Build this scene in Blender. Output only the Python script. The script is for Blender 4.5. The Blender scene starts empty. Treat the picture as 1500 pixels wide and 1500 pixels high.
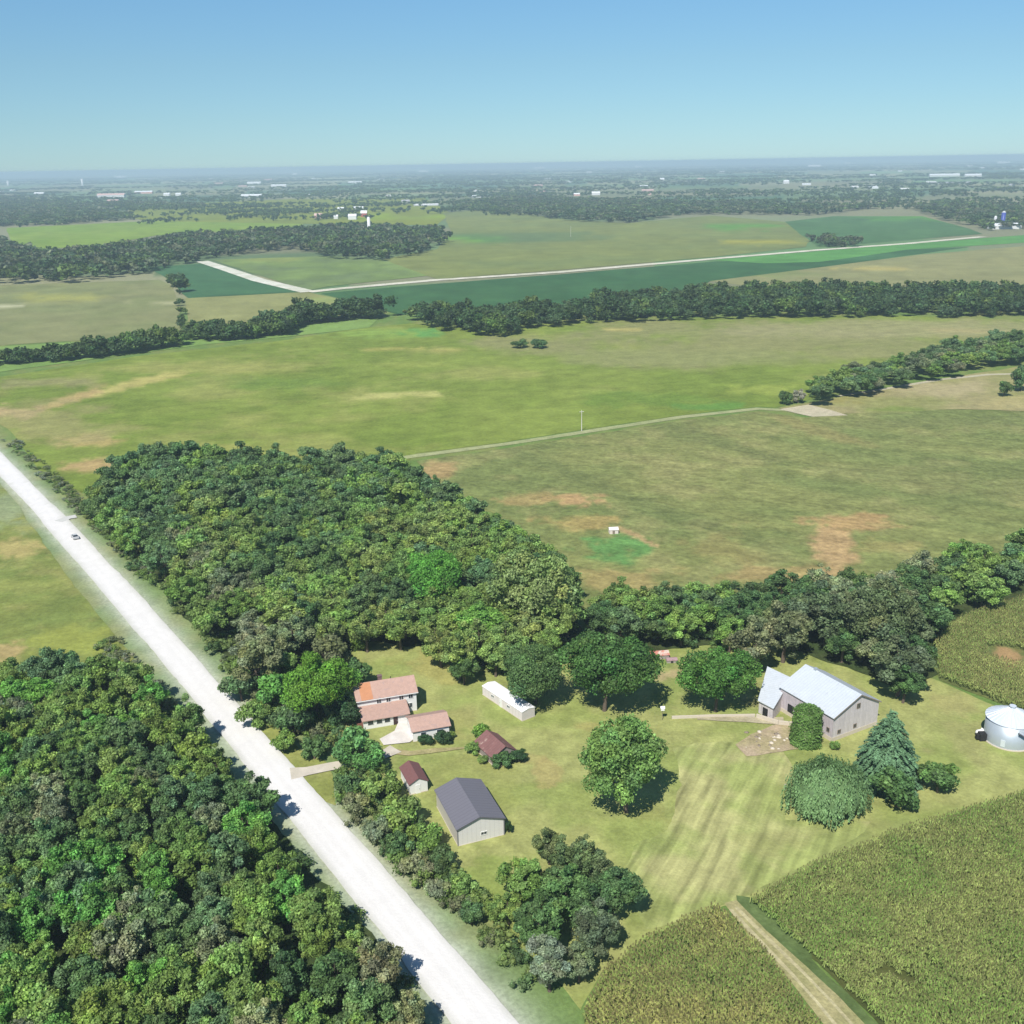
import bpy, bmesh, math, random
import numpy as np
from mathutils import Vector, Matrix
from mathutils.geometry import delaunay_2d_cdt
random.seed(7); RNG = np.random.default_rng(11)
scene = bpy.context.scene
COL = scene.collection

# ------------------------------------------------------------------ camera
CAM_H = 120.0; FPX = 1504.0; PITCH = math.radians(18.75); ROLL = math.radians(-1.0)
cam_d = bpy.data.cameras.new("camera"); cam = bpy.data.objects.new("camera", cam_d); COL.objects.link(cam)
cam_d.sensor_width = 36.0; cam_d.lens = 36.0 * FPX / 1500.0; cam_d.clip_start = 1.0; cam_d.clip_end = 200000.0
ROT = Matrix.Rotation(math.pi / 2 - PITCH, 3, 'X') @ Matrix.Rotation(ROLL, 3, 'Z')
cam.matrix_world = Matrix.Translation((0, 0, CAM_H)) @ ROT.to_4x4()
scene.camera = cam

# ------------------------------------------------------------------ light
SUN_EL = math.radians(51)
SUN_DIR = Vector((-0.36, -0.93, 0)).normalized() * math.cos(SUN_EL) + Vector((0, 0, math.sin(SUN_EL)))
w = bpy.data.worlds.new("World"); scene.world = w; w.use_nodes = True
nt = w.node_tree; nt.nodes.clear()
sky = nt.nodes.new('ShaderNodeTexSky'); sky.sky_type = 'NISHITA'; sky.sun_disc = False
sky.sun_elevation = SUN_EL; sky.sun_rotation = math.atan2(SUN_DIR.x, SUN_DIR.y)
sky.altitude = 300; sky.air_density = 1.0; sky.dust_density = 0.0; sky.ozone_density = 2.0
bg = nt.nodes.new('ShaderNodeBackground'); bg.inputs[1].default_value = 0.074
wo = nt.nodes.new('ShaderNodeOutputWorld')
tn = nt.nodes.new('ShaderNodeVectorMath'); tn.operation = 'MULTIPLY'; tcw = nt.nodes.new('ShaderNodeTexCoord'); sx = nt.nodes.new('ShaderNodeSeparateXYZ'); nt.links.new(tcw.outputs['Generated'], sx.inputs[0])
cr_ = nt.nodes.new('ShaderNodeValToRGB'); nt.links.new(sx.outputs[2], cr_.inputs[0]); nt.links.new(cr_.outputs[0], tn.inputs[1])
e_ = cr_.color_ramp.elements; e_[0].position = 0.0; e_[0].color = (.385, .61, .92, 1); e_[1].position = .35; e_[1].color = (.64, .86, .96, 1)
for p_, c_ in ((.04, (.44, .64, .84, 1)), (.085, (.50, .69, .82, 1)), (.16, (.56, .80, .93, 1))): q_ = cr_.color_ramp.elements.new(p_); q_.color = c_

nt.links.new(sky.outputs[0], tn.inputs[0]); nt.links.new(tn.outputs[0], bg.inputs[0]); nt.links.new(bg.outputs[0], wo.inputs[0])
sd = bpy.data.lights.new("sun", 'SUN'); sd.energy = 4.2; sd.angle = math.radians(0.5); sd.color = (1.0, 0.955, 0.88)
sun = bpy.data.objects.new("sun", sd); COL.objects.link(sun)
sun.rotation_euler = SUN_DIR.to_track_quat('Z', 'Y').to_euler(); sun.location = (0, 0, 300)
scene.view_settings.view_transform = 'Standard'; scene.view_settings.look = 'None'
scene.view_settings.exposure = 0.65; scene.view_settings.gamma = 1.0
scene.cycles.volume_bounces = 1; scene.cycles.max_bounces = 6; scene.cycles.transparent_max_bounces = 8
scene.cycles.volume_step_rate = 10

HAZE_D = 0.00013
HAZE_RGB = (0.24, 0.34, 0.42)   # what far land fades to, linear

# ------------------------------------------------------------------ helpers
_R = np.array(ROT)
def at(px, py, z=0.0):
    d = _R @ np.array([(px - 750) / FPX, -(py - 750) / FPX, -1.0])
    t = (z - CAM_H) / d[2]
    return Vector((d[0] * t, d[1] * t, z))
def proj(p):
    q = _R.T @ (np.asarray(p, float) - np.array([0, 0, CAM_H])[:, None] if np.asarray(p).ndim == 2 else np.asarray(p, float) - np.array([0, 0, CAM_H]))
    return 750 + FPX * q[0] / -q[2], 750 - FPX * q[1] / -q[2], -q[2]
def lin(c):
    c = np.asarray(c, float) / 255.0
    return np.where(c < 0.04045, c / 12.92, ((c + 0.055) / 1.055) ** 2.4)
K = 1.68
def S(r, g, b, dist=0.0, k=K):
    """real-world base colour for a colour read off the photograph"""
    o = lin((r, g, b))
    if dist > 0:
        T = math.exp(-HAZE_D * dist)
        o = np.maximum((o - np.array(HAZE_RGB) * (1 - T)) / max(T, 0.2), 0.012)
    return np.clip(o / k, 0.004, 0.9)

def tag(o, label=None, cat=None, group=None, kind=None):
    if label: o['label'] = label
    if cat: o['category'] = cat
    if group: o['group'] = group
    if kind: o['kind'] = kind
    return o
def empty(name, loc=(0, 0, 0), rz=0.0):
    o = bpy.data.objects.new(name, None); COL.objects.link(o)
    o.location = loc; o.rotation_euler = (0, 0, rz); o.empty_display_size = 0.5
    return o
def link(name, me, mat=None, parent=None):
    o = bpy.data.objects.new(name, me); COL.objects.link(o)
    if mat: me.materials.append(mat)
    if parent: o.parent = parent
    return o
def np_mesh(name, V, F, col=None, smooth=False, fcol=None):
    """V (n,3); F list of (m,k) arrays; col per-vertex (n,3)"""
    me = bpy.data.meshes.new(name)
    V = np.ascontiguousarray(V, np.float32)
    if isinstance(F, np.ndarray): F = [F]
    F = [np.asarray(f, np.int32) for f in F if len(f)]
    me.vertices.add(len(V)); me.vertices.foreach_set('co', V.ravel())
    nl = sum(f.size for f in F); nf = sum(len(f) for f in F)
    me.loops.add(nl); me.loops.foreach_set('vertex_index', np.concatenate([f.ravel() for f in F]))
    me.polygons.add(nf)
    st = []; tot = []; c = 0
    for f in F:
        k = f.shape[1]; st.append(c + np.arange(len(f)) * k); tot.append(np.full(len(f), k)); c += f.size
    me.polygons.foreach_set('loop_start', np.concatenate(st).astype(np.int32))
    me.polygons.foreach_set('loop_total', np.concatenate(tot).astype(np.int32))
    if smooth: me.polygons.foreach_set('use_smooth', np.ones(nf, bool))
    me.update(calc_edges=True)
    if col is not None:
        a = me.color_attributes.new('Col', 'FLOAT_COLOR', 'POINT')
        cc = np.ones((len(V), 4), np.float32); cc[:, :3] = col
        a.data.foreach_set('color', cc.ravel())
    return me

# numpy value noise
_perm = RNG.integers(0, 2 ** 31 - 1, 4096)
def _h(ix, iy, s):
    n = (ix.astype(np.int64) * 73856093) ^ (iy.astype(np.int64) * 19349663) ^ (s * 83492791)
    return (_perm[n & 4095] / (2 ** 31)).astype(float)
def vnoise(x, y, s=0):
    ix = np.floor(x).astype(np.int64); iy = np.floor(y).astype(np.int64); fx = x - ix; fy = y - iy
    fx = fx * fx * (3 - 2 * fx); fy = fy * fy * (3 - 2 * fy)
    a = _h(ix, iy, s); b = _h(ix + 1, iy, s); c = _h(ix, iy + 1, s); d = _h(ix + 1, iy + 1, s)
    return (a * (1 - fx) + b * fx) * (1 - fy) + (c * (1 - fx) + d * fx) * fy
def fbm(x, y, sc, s=0, o=4):
    r = 0; amp = 0.5; t = 0
    for i in range(o):
        r = r + amp * vnoise(x / sc + 17.3 * i, y / sc - 9.1 * i, s + i); t += amp; amp *= 0.55; sc = sc / 2.1
    return r / t
def inpoly(x, y, poly):
    c = np.zeros(x.shape, bool); n = len(poly)
    for i in range(n):
        x0, y0 = poly[i]; x1, y1 = poly[(i + 1) % n]
        if y0 == y1: continue
        c ^= ((y0 > y) != (y1 > y)) & (x < (x1 - x0) * (y - y0) / (y1 - y0) + x0)
    return c
def gp(poly, z=0.0): return [tuple(at(a, b, z)[:2]) for a, b in poly]

# ------------------------------------------------------------------ materials
def nodes_mat(name):
    m = bpy.data.materials.new(name); m.use_nodes = True; t = m.node_tree; t.nodes.clear()
    o = t.nodes.new('ShaderNodeOutputMaterial'); b = t.nodes.new('ShaderNodeBsdfPrincipled')
    t.links.new(b.outputs[0], o.inputs[0]); return m, t, b, o
def _math(t, op, a, b=None, c=None):
    n = t.nodes.new('ShaderNodeMath'); n.operation = op
    for i, v in enumerate((a, b, c)):
        if v is None: continue
        if isinstance(v, (int, float)): n.inputs[i].default_value = v
        else: t.links.new(v, n.inputs[i])
    return n.outputs[0]
def _noise(t, vec, scale, det=3, rough=0.55, dist=0.0):
    n = t.nodes.new('ShaderNodeTexNoise'); n.inputs['Scale'].default_value = scale
    n.inputs['Detail'].default_value = det; n.inputs['Roughness'].default_value = rough
    n.inputs['Distortion'].default_value = dist
    t.links.new(vec, n.inputs['Vector']); return n.outputs['Fac']
def _scalecol(t, col, fac):
    n = t.nodes.new('ShaderNodeVectorMath'); n.operation = 'SCALE'
    t.links.new(col, n.inputs[0])
    if isinstance(fac, (int, float)): n.inputs['Scale'].default_value = fac
    else: t.links.new(fac, n.inputs['Scale'])
    return n.outputs[0]
def _mix(t, fac, a, b, blend='MIX'):
    n = t.nodes.new('ShaderNodeMix'); n.data_type = 'RGBA'; n.blend_type = blend
    for k, v in ((0, fac), (6, a), (7, b)):
        if isinstance(v, (int, float)): n.inputs[k].default_value = v
        elif isinstance(v, (tuple, list, np.ndarray)): n.inputs[k].default_value = (*[float(q) for q in v][:3], 1)
        else: t.links.new(v, n.inputs[k])
    return n.outputs[2]
def ground_mat(name, fine=0.5, fine_scale=0.9, mid=0.35, mid_scale=0.12, rows=None, bump=0.3, tint=None, rough=0.95):
    """land: vertex colour 'Col' broken up by noise; rows=(dx,dy,spacing,strength,distortion)"""
    m, t, b, o = nodes_mat(name)
    g = t.nodes.new('ShaderNodeNewGeometry'); pos = g.outputs['Position']
    a = t.nodes.new('ShaderNodeAttribute'); a.attribute_name = 'Col'
    n1 = _noise(t, pos, fine_scale, 4, 0.65); n2 = _noise(t, pos, mid_scale, 4, 0.6)
    f = _math(t, 'MULTIPLY_ADD', _math(t, 'SUBTRACT', n1, 0.5), fine * 2, 1.0)
    f2 = _math(t, 'MULTIPLY_ADD', _math(t, 'SUBTRACT', n2, 0.5), mid * 2, 1.0)
    f = _math(t, 'MULTIPLY', f, f2)
    if rows:
        dx, dy, sp, st, di = rows
        sep = t.nodes.new('ShaderNodeSeparateXYZ'); t.links.new(pos, sep.inputs[0])
        # coordinate across the rows
        u = _math(t, 'ADD', _math(t, 'MULTIPLY', sep.outputs[0], -dy), _math(t, 'MULTIPLY', sep.outputs[1], dx))
        al = _math(t, 'ADD', _math(t, 'MULTIPLY', sep.outputs[0], dx), _math(t, 'MULTIPLY', sep.outputs[1], dy))
        nn = _math(t, 'MULTIPLY', _noise(t, pos, 0.03, 2), di)
        cb = t.nodes.new('ShaderNodeCombineXYZ'); t.links.new(_math(t, 'MULTIPLY', _math(t, 'ADD', u, nn), 1.0 / sp), cb.inputs[0]); t.links.new(_math(t, 'MULTIPLY', al, 1.0 / (sp * 14)), cb.inputs[1])
        s = _math(t, 'MULTIPLY', _math(t, 'SUBTRACT', _noise(t, cb.outputs[0], 1.0, 2, .5), .5), st * 5)
        f = _math(t, 'MULTIPLY', f, _math(t, 'ADD', s, 1.0))
    c = _scalecol(t, a.outputs['Color'], f)
    if tint is not None:
        n3 = _noise(t, pos, 0.35, 3, 0.7)
        mr = t.nodes.new('ShaderNodeMapRange'); mr.inputs[1].default_value = 0.5; mr.inputs[2].default_value = 0.72
        mr.inputs[4].default_value = tint[1]; t.links.new(n3, mr.inputs[0])
        c = _mix(t, mr.outputs[0], c, tint[0])
    t.links.new(c, b.inputs['Base Color'])
    b.inputs['Roughness'].default_value = rough; b.inputs['Specular IOR Level'].default_value = 0.1
    bp = t.nodes.new('ShaderNodeBump'); bp.inputs['Strength'].default_value = bump; bp.inputs['Distance'].default_value = 0.5
    t.links.new(n1, bp.inputs['Height']); t.links.new(bp.outputs[0], b.inputs['Normal'])
    return m
def leaf_mat(name='leaves', trans=0.28):
    m, t, b, o = nodes_mat(name)
    a = t.nodes.new('ShaderNodeAttribute'); a.attribute_name = 'Col'
    oi = t.nodes.new('ShaderNodeObjectInfo')
    c = _mix(t, 1.0, a.outputs['Color'], oi.outputs['Color'], 'MULTIPLY')
    g = t.nodes.new('ShaderNodeNewGeometry')
    n = _noise(t, g.outputs['Position'], 0.45, 3, 0.6)
    c = _scalecol(t, c, _math(t, 'MULTIPLY_ADD', _math(t, 'SUBTRACT', n, 0.5), 1.5, 1.0))
    t.links.new(c, b.inputs['Base Color']); b.inputs['Roughness'].default_value = 0.6
    b.inputs['Specular IOR Level'].default_value = 0.22
    tr = t.nodes.new('ShaderNodeBsdfTranslucent')
    t.links.new(_mix(t, 1.0, c, (1.1, 1.15, 0.6), 'MULTIPLY'), tr.inputs[0])
    mx = t.nodes.new('ShaderNodeMixShader'); mx.inputs[0].default_value = trans
    t.links.new(b.outputs[0], mx.inputs[1]); t.links.new(tr.outputs[0], mx.inputs[2]); t.links.new(mx.outputs[0], o.inputs[0])
    return m
def plain_mat(name, rgb, rough=0.8, metal=0.0, var=0.12, scale=1.5, spec=0.3, ribs=None, streak=0.0, bump=0.0, wear=None):
    """solid stuff: base colour with stains; ribs=(axis 0/1/2, spacing, depth) in object space"""
    m, t, b, o = nodes_mat(name)
    tc = t.nodes.new('ShaderNodeTexCoord'); pos = tc.outputs['Object']
    n = _noise(t, pos, scale, 4, 0.6)
    f = _math(t, 'MULTIPLY_ADD', _math(t, 'SUBTRACT', n, 0.5), var * 2, 1.0)
    if streak:
        mp = t.nodes.new('ShaderNodeMapping'); mp.inputs['Scale'].default_value = (2.2, 2.2, 0.12); t.links.new(pos, mp.inputs[0])
        f = _math(t, 'MULTIPLY', f, _math(t, 'MULTIPLY_ADD', _math(t, 'SUBTRACT', _noise(t, mp.outputs[0], 1.0, 3), 0.5), streak * 2, 1.0))
    rgbn = t.nodes.new('ShaderNodeRGB'); rgbn.outputs[0].default_value = (*[float(q) for q in rgb], 1)
    if ribs:
        sep = t.nodes.new('ShaderNodeSeparateXYZ'); t.links.new(pos, sep.inputs[0])
        s = _math(t, 'FRACT', _math(t, 'MULTIPLY', sep.outputs[ribs[0]], 1.0 / ribs[1]))
        edge = _math(t, 'LESS_THAN', s, 0.14)
        f = _math(t, 'MULTIPLY', f, _math(t, 'MULTIPLY_ADD', edge, -ribs[2], 1.0))
    c = _scalecol(t, rgbn.outputs[0], f)
    if wear is not None:
        mr = t.nodes.new('ShaderNodeMapRange'); mr.inputs[1].default_value = wear[1]; mr.inputs[2].default_value = wear[1] + 0.12
        t.links.new(_noise(t, pos, wear[2], 4, 0.6), mr.inputs[0]); c = _mix(t, mr.outputs[0], c, wear[0])
    t.links.new(c, b.inputs['Base Color'])
    b.inputs['Roughness'].default_value = rough; b.inputs['Metallic'].default_value = metal; b.inputs['Specular IOR Level'].default_value = spec
    if bump:
        bp = t.nodes.new('ShaderNodeBump'); bp.inputs['Strength'].default_value = bump; bp.inputs['Distance'].default_value = 0.1
        t.links.new(n, bp.inputs['Height']); t.links.new(bp.outputs[0], b.inputs['Normal'])
    return m

# ------------------------------------------------------------------ the road line (used for the pale dusty bloom and verges too)
ROAD_PX = [(27, 695), (80, 763), (103, 797), (140, 845), (192, 900), (298, 1000), (387, 1100), (470, 1200), (549, 1300), (622, 1400), (697, 1500)]
_rp = np.array([at(*p)[:2] for p in ROAD_PX]); _c = _rp.mean(0)
_u, _s, _vt = np.linalg.svd(_rp - _c); RD = _vt[0]; RD = RD if RD[1] > 0 else -RD
RN = np.array([RD[1], -RD[0]])            # to the right of the road, looking away
ROAD_HALF = 4.1
_t = (_rp - _c) @ RD; _d = (_rp - _c) @ RN; ROAD_Q = np.polyfit(_t, _d, 2, w=np.where(_t > 60, .45, 1.0)); print('ROADQ', ROAD_Q, np.round(_d - np.polyval(ROAD_Q, _t), 2))
def road_off(t): t = np.clip(t, _t.min() - 30, _t.max() + 60); return np.polyval(ROAD_Q, t)
def road_dist(x, y): t = (x - _c[0]) * RD[0] + (y - _c[1]) * RD[1]; return (x - _c[0]) * RN[0] + (y - _c[1]) * RN[1] - road_off(t)

# ------------------------------------------------------------------ land sheets
def ring_points(rmin, rmax, step=4.5):
    """points on the ground, dense near the farm and sparse towards the horizon"""
    r = rmin; rows = []
    while r < rmax:
        rows.append(r); r += max(0.6, step * r * r / (FPX * CAM_H)) if r < 12000 else r * 0.25
    th = np.arange(-0.72, 0.72, 0.0032); P = []
    for i, r in enumerate(rows):
        s = 1 if r < 2500 else 2
        a = th[(i % 2)::s] + 0.0016 * (i % 2)
        P.append(np.stack([np.sin(a) * r, np.cos(a) * r], 1))
    return np.concatenate(P)
RING = ring_points(80, 9000)
RING += RNG.normal(0, 1, RING.shape) * (np.linalg.norm(RING, axis=1) * 0.0008)[:, None]

def sheet(name, poly, z, mat, colour, wobble=0.4, label=None, dens=True, world=False, kind='structure', smoothen=True):
    """flat sheet with an outline given on the ground and vertex colours from colour(x, y)"""
    P = [Vector(p) for p in (poly if world else gp(poly))]
    B = []
    for i in range(len(P)):
        a, b = P[i], P[(i + 1) % len(P)]
        L = (b - a).length; dist = ((a + b) * 0.5).length
        n = int(min(400, max(1, L / max(0.8, dist * dist * 6 / (FPX * CAM_H) * 0.6 + dist * 0.004)))) if wobble else max(1, int(L / 8))
        nrm = Vector((-(b - a).y, (b - a).x)).normalized() if L > 1e-6 else Vector((0, 0))
        for k in range(n):
            p = a + (b - a) * (k / n)
            wv = (float(fbm(np.array([p.x]), np.array([p.y]), 7.0 + dist * 0.02, 3)[0]) - 0.5) * 2 * wobble * (1 + dist / 300) if wobble else 0
            B.append(p + nrm * wv)
    Bt = [(p.x, p.y) for p in B]
    arr = np.array(Bt); lo = arr.min(0); hi = arr.max(0)
    R = RING[(RING[:, 0] > lo[0]) & (RING[:, 0] < hi[0]) & (RING[:, 1] > lo[1]) & (RING[:, 1] < hi[1])]
    R = R[inpoly(R[:, 0], R[:, 1], Bt)] if len(R) else R
    pts = [Vector(p) for p in Bt] + [Vector((float(a), float(b))) for a, b in R]
    edges = [(i, (i + 1) % len(Bt)) for i in range(len(Bt))]
    vo, eo, fo, *_ = delaunay_2d_cdt(pts, edges, [], 1, 1e-4)
    V = np.array([(v.x, v.y, z) for v in vo])
    F3 = np.array([f for f in fo if len(f) == 3], np.int32)
    # keep faces up
    a, b, c = V[F3[:, 0]], V[F3[:, 1]], V[F3[:, 2]]
    cr = (b[:, 0] - a[:, 0]) * (c[:, 1] - a[:, 1]) - (b[:, 1] - a[:, 1]) * (c[:, 0] - a[:, 0])
    F3[cr < 0] = F3[cr < 0][:, ::-1]
    me = np_mesh(name, V, F3, col=colour(V[:, 0], V[:, 1]))
    o = link(name, me, mat); tag(o, label, None, None, kind)
    return o

def painter(base, patches=(), alt=None, alt_scale=60, alt_amt=0.6, seed=0, fade=None, streak=None, near=0.0, tan=None):
    """base colour, a second colour in fbm clouds, and patches (cx, cy, rx, ry, colour, strength[, lean]) read in photo pixels,
    turned into ellipses on the ground with ragged edges"""
    pr = []
    for p in patches:
        cx, cy, rx, ry, col, st = p[:6]; lean = p[6] if len(p) > 6 else 0.0
        c = at(cx, cy); ex = at(cx + rx, cy + lean * rx) - c; ey = at(cx, cy + ry) - c
        M = np.array([[ex.x, ey.x], [ex.y, ey.y]])
        pr.append((np.array(c[:2]), np.linalg.inv(M), np.asarray(col), st, max(ex.length, ey.length)))
    base = np.asarray(base)
    def f(x, y):
        C = np.repeat(base[None], len(x), 0)
        if alt is not None:
            ca, sa = (streak or (1, 0)); u = x * ca + y * sa; v = -x * sa + y * ca
            n = np.clip((fbm(u / (3.0 if streak else 1.0), v, alt_scale, seed) - 0.38) * 4.0, 0, 1)[:, None] * alt_amt
            C = C * (1 - n) + np.asarray(alt)[None] * n
            n = (fbm(x, y, alt_scale * 0.22, seed + 7) - 0.5)[:, None]
            C = C * (1 + n * 0.45)
            if tan is not None:
                n = (np.clip((fbm(x, y, alt_scale * .8, seed + 13, 6) - .55) * 7, 0, 1) * .55)[:, None]; C = C * (1 - n) + np.asarray(tan)[None] * n
        for c, Mi, col, st, sz in pr:
            d = Mi @ np.stack([x - c[0], y - c[1]]); r = np.sqrt((d ** 2).sum(0))
            far = r < 2.5
            e = np.zeros(len(x)); 
            if far.any():
                e[far] = (fbm(x[far], y[far], sz * 0.5, seed + 3, 6) - 0.5) * 2.0 + (vnoise(x[far] / 4, y[far] / 2.5, seed + 5) - .5) * .35
            k = np.clip((1.15 - r - e) / 0.55, 0, 1); k = (k * k * (3 - 2 * k))[:, None] * st
            C = C * (1 - k) + col[None] * k
        return C
    return f

TAN = S(205, 172, 120); TAN2 = S(190, 168, 105); PALE = S(225, 205, 165)
def near_ground(x, y):
    """verges, forest floor and the far patchwork of parcels"""
    r = np.hypot(x, y)
    g = S(120, 150, 78)[None] * np.ones((len(x), 1)); g2 = S(150, 158, 92)
    n = np.clip((fbm(x, y, 14, 21) - 0.4) * 3.5, 0, 1)[:, None]; C = g * (1 - n) + g2 * n
    rd = np.abs(road_dist(x, y)); dust_bloom = np.exp(-np.maximum(rd - ROAD_HALF, 0) / 2.8)[:, None] * (0.5 + 0.65 * fbm(x, y, 6, 31)[:, None])
    dust_bloom = dust_bloom * np.clip((y[:, None] - 60) / 60, 0.55, 1.0)
    C = C * (1 - dust_bloom) + np.array(S(214, 220, 200))[None] * dust_bloom  # bright road's bloom painted into the verge colour as a pale, dusty fringe
    # far parcels, a grid of fields turned with the road
    a = math.radians(-8); ca, sa = math.cos(a), math.sin(a); u = x * ca + y * sa; v = -x * sa + y * ca
    iu = np.floor(u / 420); iv = np.floor(v / 300 + 0.37 * (iu % 2)); h = _h(iu, iv, 5); h2 = _h(iu, iv, 9)
    pal = np.array([S(140, 150, 112), S(120, 145, 100), S(150, 152, 118), S(92, 128, 96), S(160, 160, 122), S(115, 150, 98)])
    fc = pal[(h * 6).astype(int) % 6] * (0.85 + 0.3 * h2[:, None])
    fc = fc * (0.85 + 0.3 * fbm(x, y, 120, 41)[:, None])
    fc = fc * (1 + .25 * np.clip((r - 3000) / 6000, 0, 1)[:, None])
    k = np.clip((r - 900) / 200, 0, 1)[:, None]
    return C * (1 - k) + fc * k

M_LAND = ground_mat('land', fine=0.45, fine_scale=1.2, mid=0.35, mid_scale=0.15)
# the ground: one sheet to the horizon
def build_ground():
    rows = [0.0, 30, 60]; r = 80.0
    while r < 90000:
        rows.append(r); r += max(1.0, 5 * r * r / (FPX * CAM_H)) if r < 9000 else r * 0.12
    th = np.concatenate([np.linspace(-math.pi, -0.75, 40)[:-1], np.linspace(-0.75, 0.75, 380), np.linspace(0.75, math.pi, 40)[1:-1]])
    n = len(th); rr = np.array(rows[1:])
    V = np.concatenate([[[0, 0, 0]], np.stack([np.outer(rr, np.sin(th)).ravel(), np.outer(rr, np.cos(th)).ravel(), np.zeros(n * len(rr))], 1)])
    i = np.arange(n); j = (i + 1) % n
    tri = np.stack([np.zeros(n, int), 1 + j, 1 + i], 1)
    q = []
    for k in range(len(rr) - 1):
        a = 1 + k * n; q.append(np.stack([a + i, a + j, a + n + j, a + n + i], 1))
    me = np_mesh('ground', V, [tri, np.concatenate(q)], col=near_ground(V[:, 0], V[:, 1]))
    tag(link('ground', me, M_LAND), None, None, None, 'structure')
build_ground()

M_BEAN = ground_mat('bean_field', fine=0.45, fine_scale=0.6, mid=0.42, mid_scale=0.11, rows=(0.93, 0.36, 5.0, 0.08, 16), bump=0.5)
M_CORNF = ground_mat('corn_field', fine=0.7, fine_scale=0.45, mid=0.55, mid_scale=0.13, rows=(0.86, -0.5, 4.2, 0.12, 20), bump=0.8)
M_FAR = ground_mat('far_field', fine=0.3, fine_scale=0.35, mid=0.3, mid_scale=0.03, bump=0.2)
MOW = at(1000, 1280) - at(1088, 1110); MOW.normalize()
M_LAWN = ground_mat('mown_lawn', fine=0.3, fine_scale=1.6, mid=0.28, mid_scale=0.16, rows=(MOW.x, MOW.y, 1.7, 0.32, 3), bump=0.3)
M_YARD = ground_mat('yard_grass', fine=0.4, fine_scale=1.3, mid=0.42, mid_scale=0.22, bump=0.3)
M_SOIL = ground_mat('soil', fine=0.5, fine_scale=2.0, mid=0.3, mid_scale=0.3, bump=0.4)

D6 = 700
# -- far fields first
def fd(py): return at(750, py).length
def F(name, poly, z, base, alt=None, patches=(), mat=None, wob=0.5, seed=0, sc=60, amt=0.6, label=None, streak=None, tan=None):
    my = sum(p[1] for p in poly) / len(poly); d = fd(max(my, 262)); dd = d if d > 380 else 0
    f = painter(S(*base, dist=dd), [(*p[:4], S(*p[4], dist=dd), *p[5:]) for p in patches], S(*alt, dist=dd) if alt else None, sc, amt, seed, streak=streak, tan=S(*tan, dist=dd) if tan else None)
    return sheet(name, poly, z, mat or M_FAR, f, wob, label)
F('pasture', [(10, 334), (220, 324), (450, 326), (420, 340), (330, 345), (230, 345), (130, 362), (20, 366)], .30, (135, 165, 98), (150, 172, 105), seed=1)
F('far_field', [(200, 302), (420, 292), (620, 290), (660, 312), (640, 330), (440, 328), (220, 324), (180, 318)], .32, (138, 155, 112), (148, 162, 105), seed=2, sc=150,
  patches=[(580, 318, 80, 5, (150, 175, 105), .8)])
F('far_field', [(310, 381), (480, 375), (560, 380), (630, 404), (480, 420), (450, 426)], .34, (125, 145, 108), (140, 165, 105), seed=3, patches=[(390, 380, 55, 6, (160, 172, 110), .7), (590, 392, 60, 4, (150, 175, 112), .6, .25)])
F('far_field', [(560, 380), (640, 365), (660, 340), (650, 312), (720, 306), (830, 322), (920, 327), (1040, 316), (1150, 325), (1190, 348), (1180, 362), (1050, 376), (820, 396), (640, 409)], .36,
  (135, 150, 112), (145, 155, 110), seed=4, sc=120, patches=[(700, 350, 60, 9, (125, 172, 100), .8), (740, 345, 130, 8, (105, 135, 112), .6), (1120, 355, 60, 4, (175, 175, 105), .8), (1090, 332, 70, 6, (110, 165, 100), .8)])
F('far_field', [(1150, 325), (1220, 317), (1350, 317), (1420, 335), (1440, 343), (1200, 362), (1180, 350)], .37, (105, 140, 112), (98, 132, 108), seed=5, patches=[(1345, 318, 60, 6, (115, 165, 105), .9)])
F('far_field', [(-60, 420), (0, 418), (235, 410), (250, 418), (262, 440), (266, 490), (0, 506), (-60, 508)], .20, (150, 155, 115), (140, 152, 108), seed=6,
  patches=[(80, 435, 70, 6, (175, 178, 110), .8), (230, 443, 60, 2, (185, 185, 145), .8), (0, 448, 30, 4, (205, 205, 170), .8)])
F('far_field', [(272, 437), (450, 428), (520, 443), (562, 458), (460, 470), (380, 476), (275, 472)], .21, (155, 160, 112), (165, 168, 120), seed=7, patches=[(480, 440, 50, 5, (160, 178, 115), .7)])
F('pasture', [(-60, 512), (265, 492), (380, 478), (470, 470), (560, 462), (540, 480), (420, 494), (300, 505), (0, 545), (-60, 552)], .22, (135, 168, 100), (150, 178, 110), seed=8, sc=30)
F('bean_field', [(215, 392), (300, 386), (372, 406), (435, 428), (275, 437), (258, 420), (240, 405)], .24, (86, 125, 98), (92, 132, 102), seed=9)
F('bean_field', [(470, 430), (600, 419), (820, 402), (1050, 383), (1200, 384), (1330, 366), (1420, 362), (1200, 392), (1040, 412), (1010, 430), (880, 446), (640, 456), (585, 462), (530, 446)], .25,
  (80, 118, 90), (88, 126, 95), seed=10, sc=80, patches=[(1240, 376, 130, 5, (95, 140, 105), .7)])
F('pasture', [(1040, 381), (1200, 368), (1440, 349), (1560, 340), (1560, 352), (1330, 366), (1200, 384), (1120, 386)], .27, (112, 165, 108), (105, 155, 105), seed=11, sc=50)
F('far_field', [(1040, 412), (1200, 392), (1350, 373), (1560, 356), (1560, 430), (1300, 432), (1100, 420)], .23, (160, 162, 122), (150, 155, 118), seed=12, sc=80,
  patches=[(1285, 393, 50, 4, (195, 185, 125), .8), (1150, 402, 80, 4, (140, 158, 110), .6)])
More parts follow.
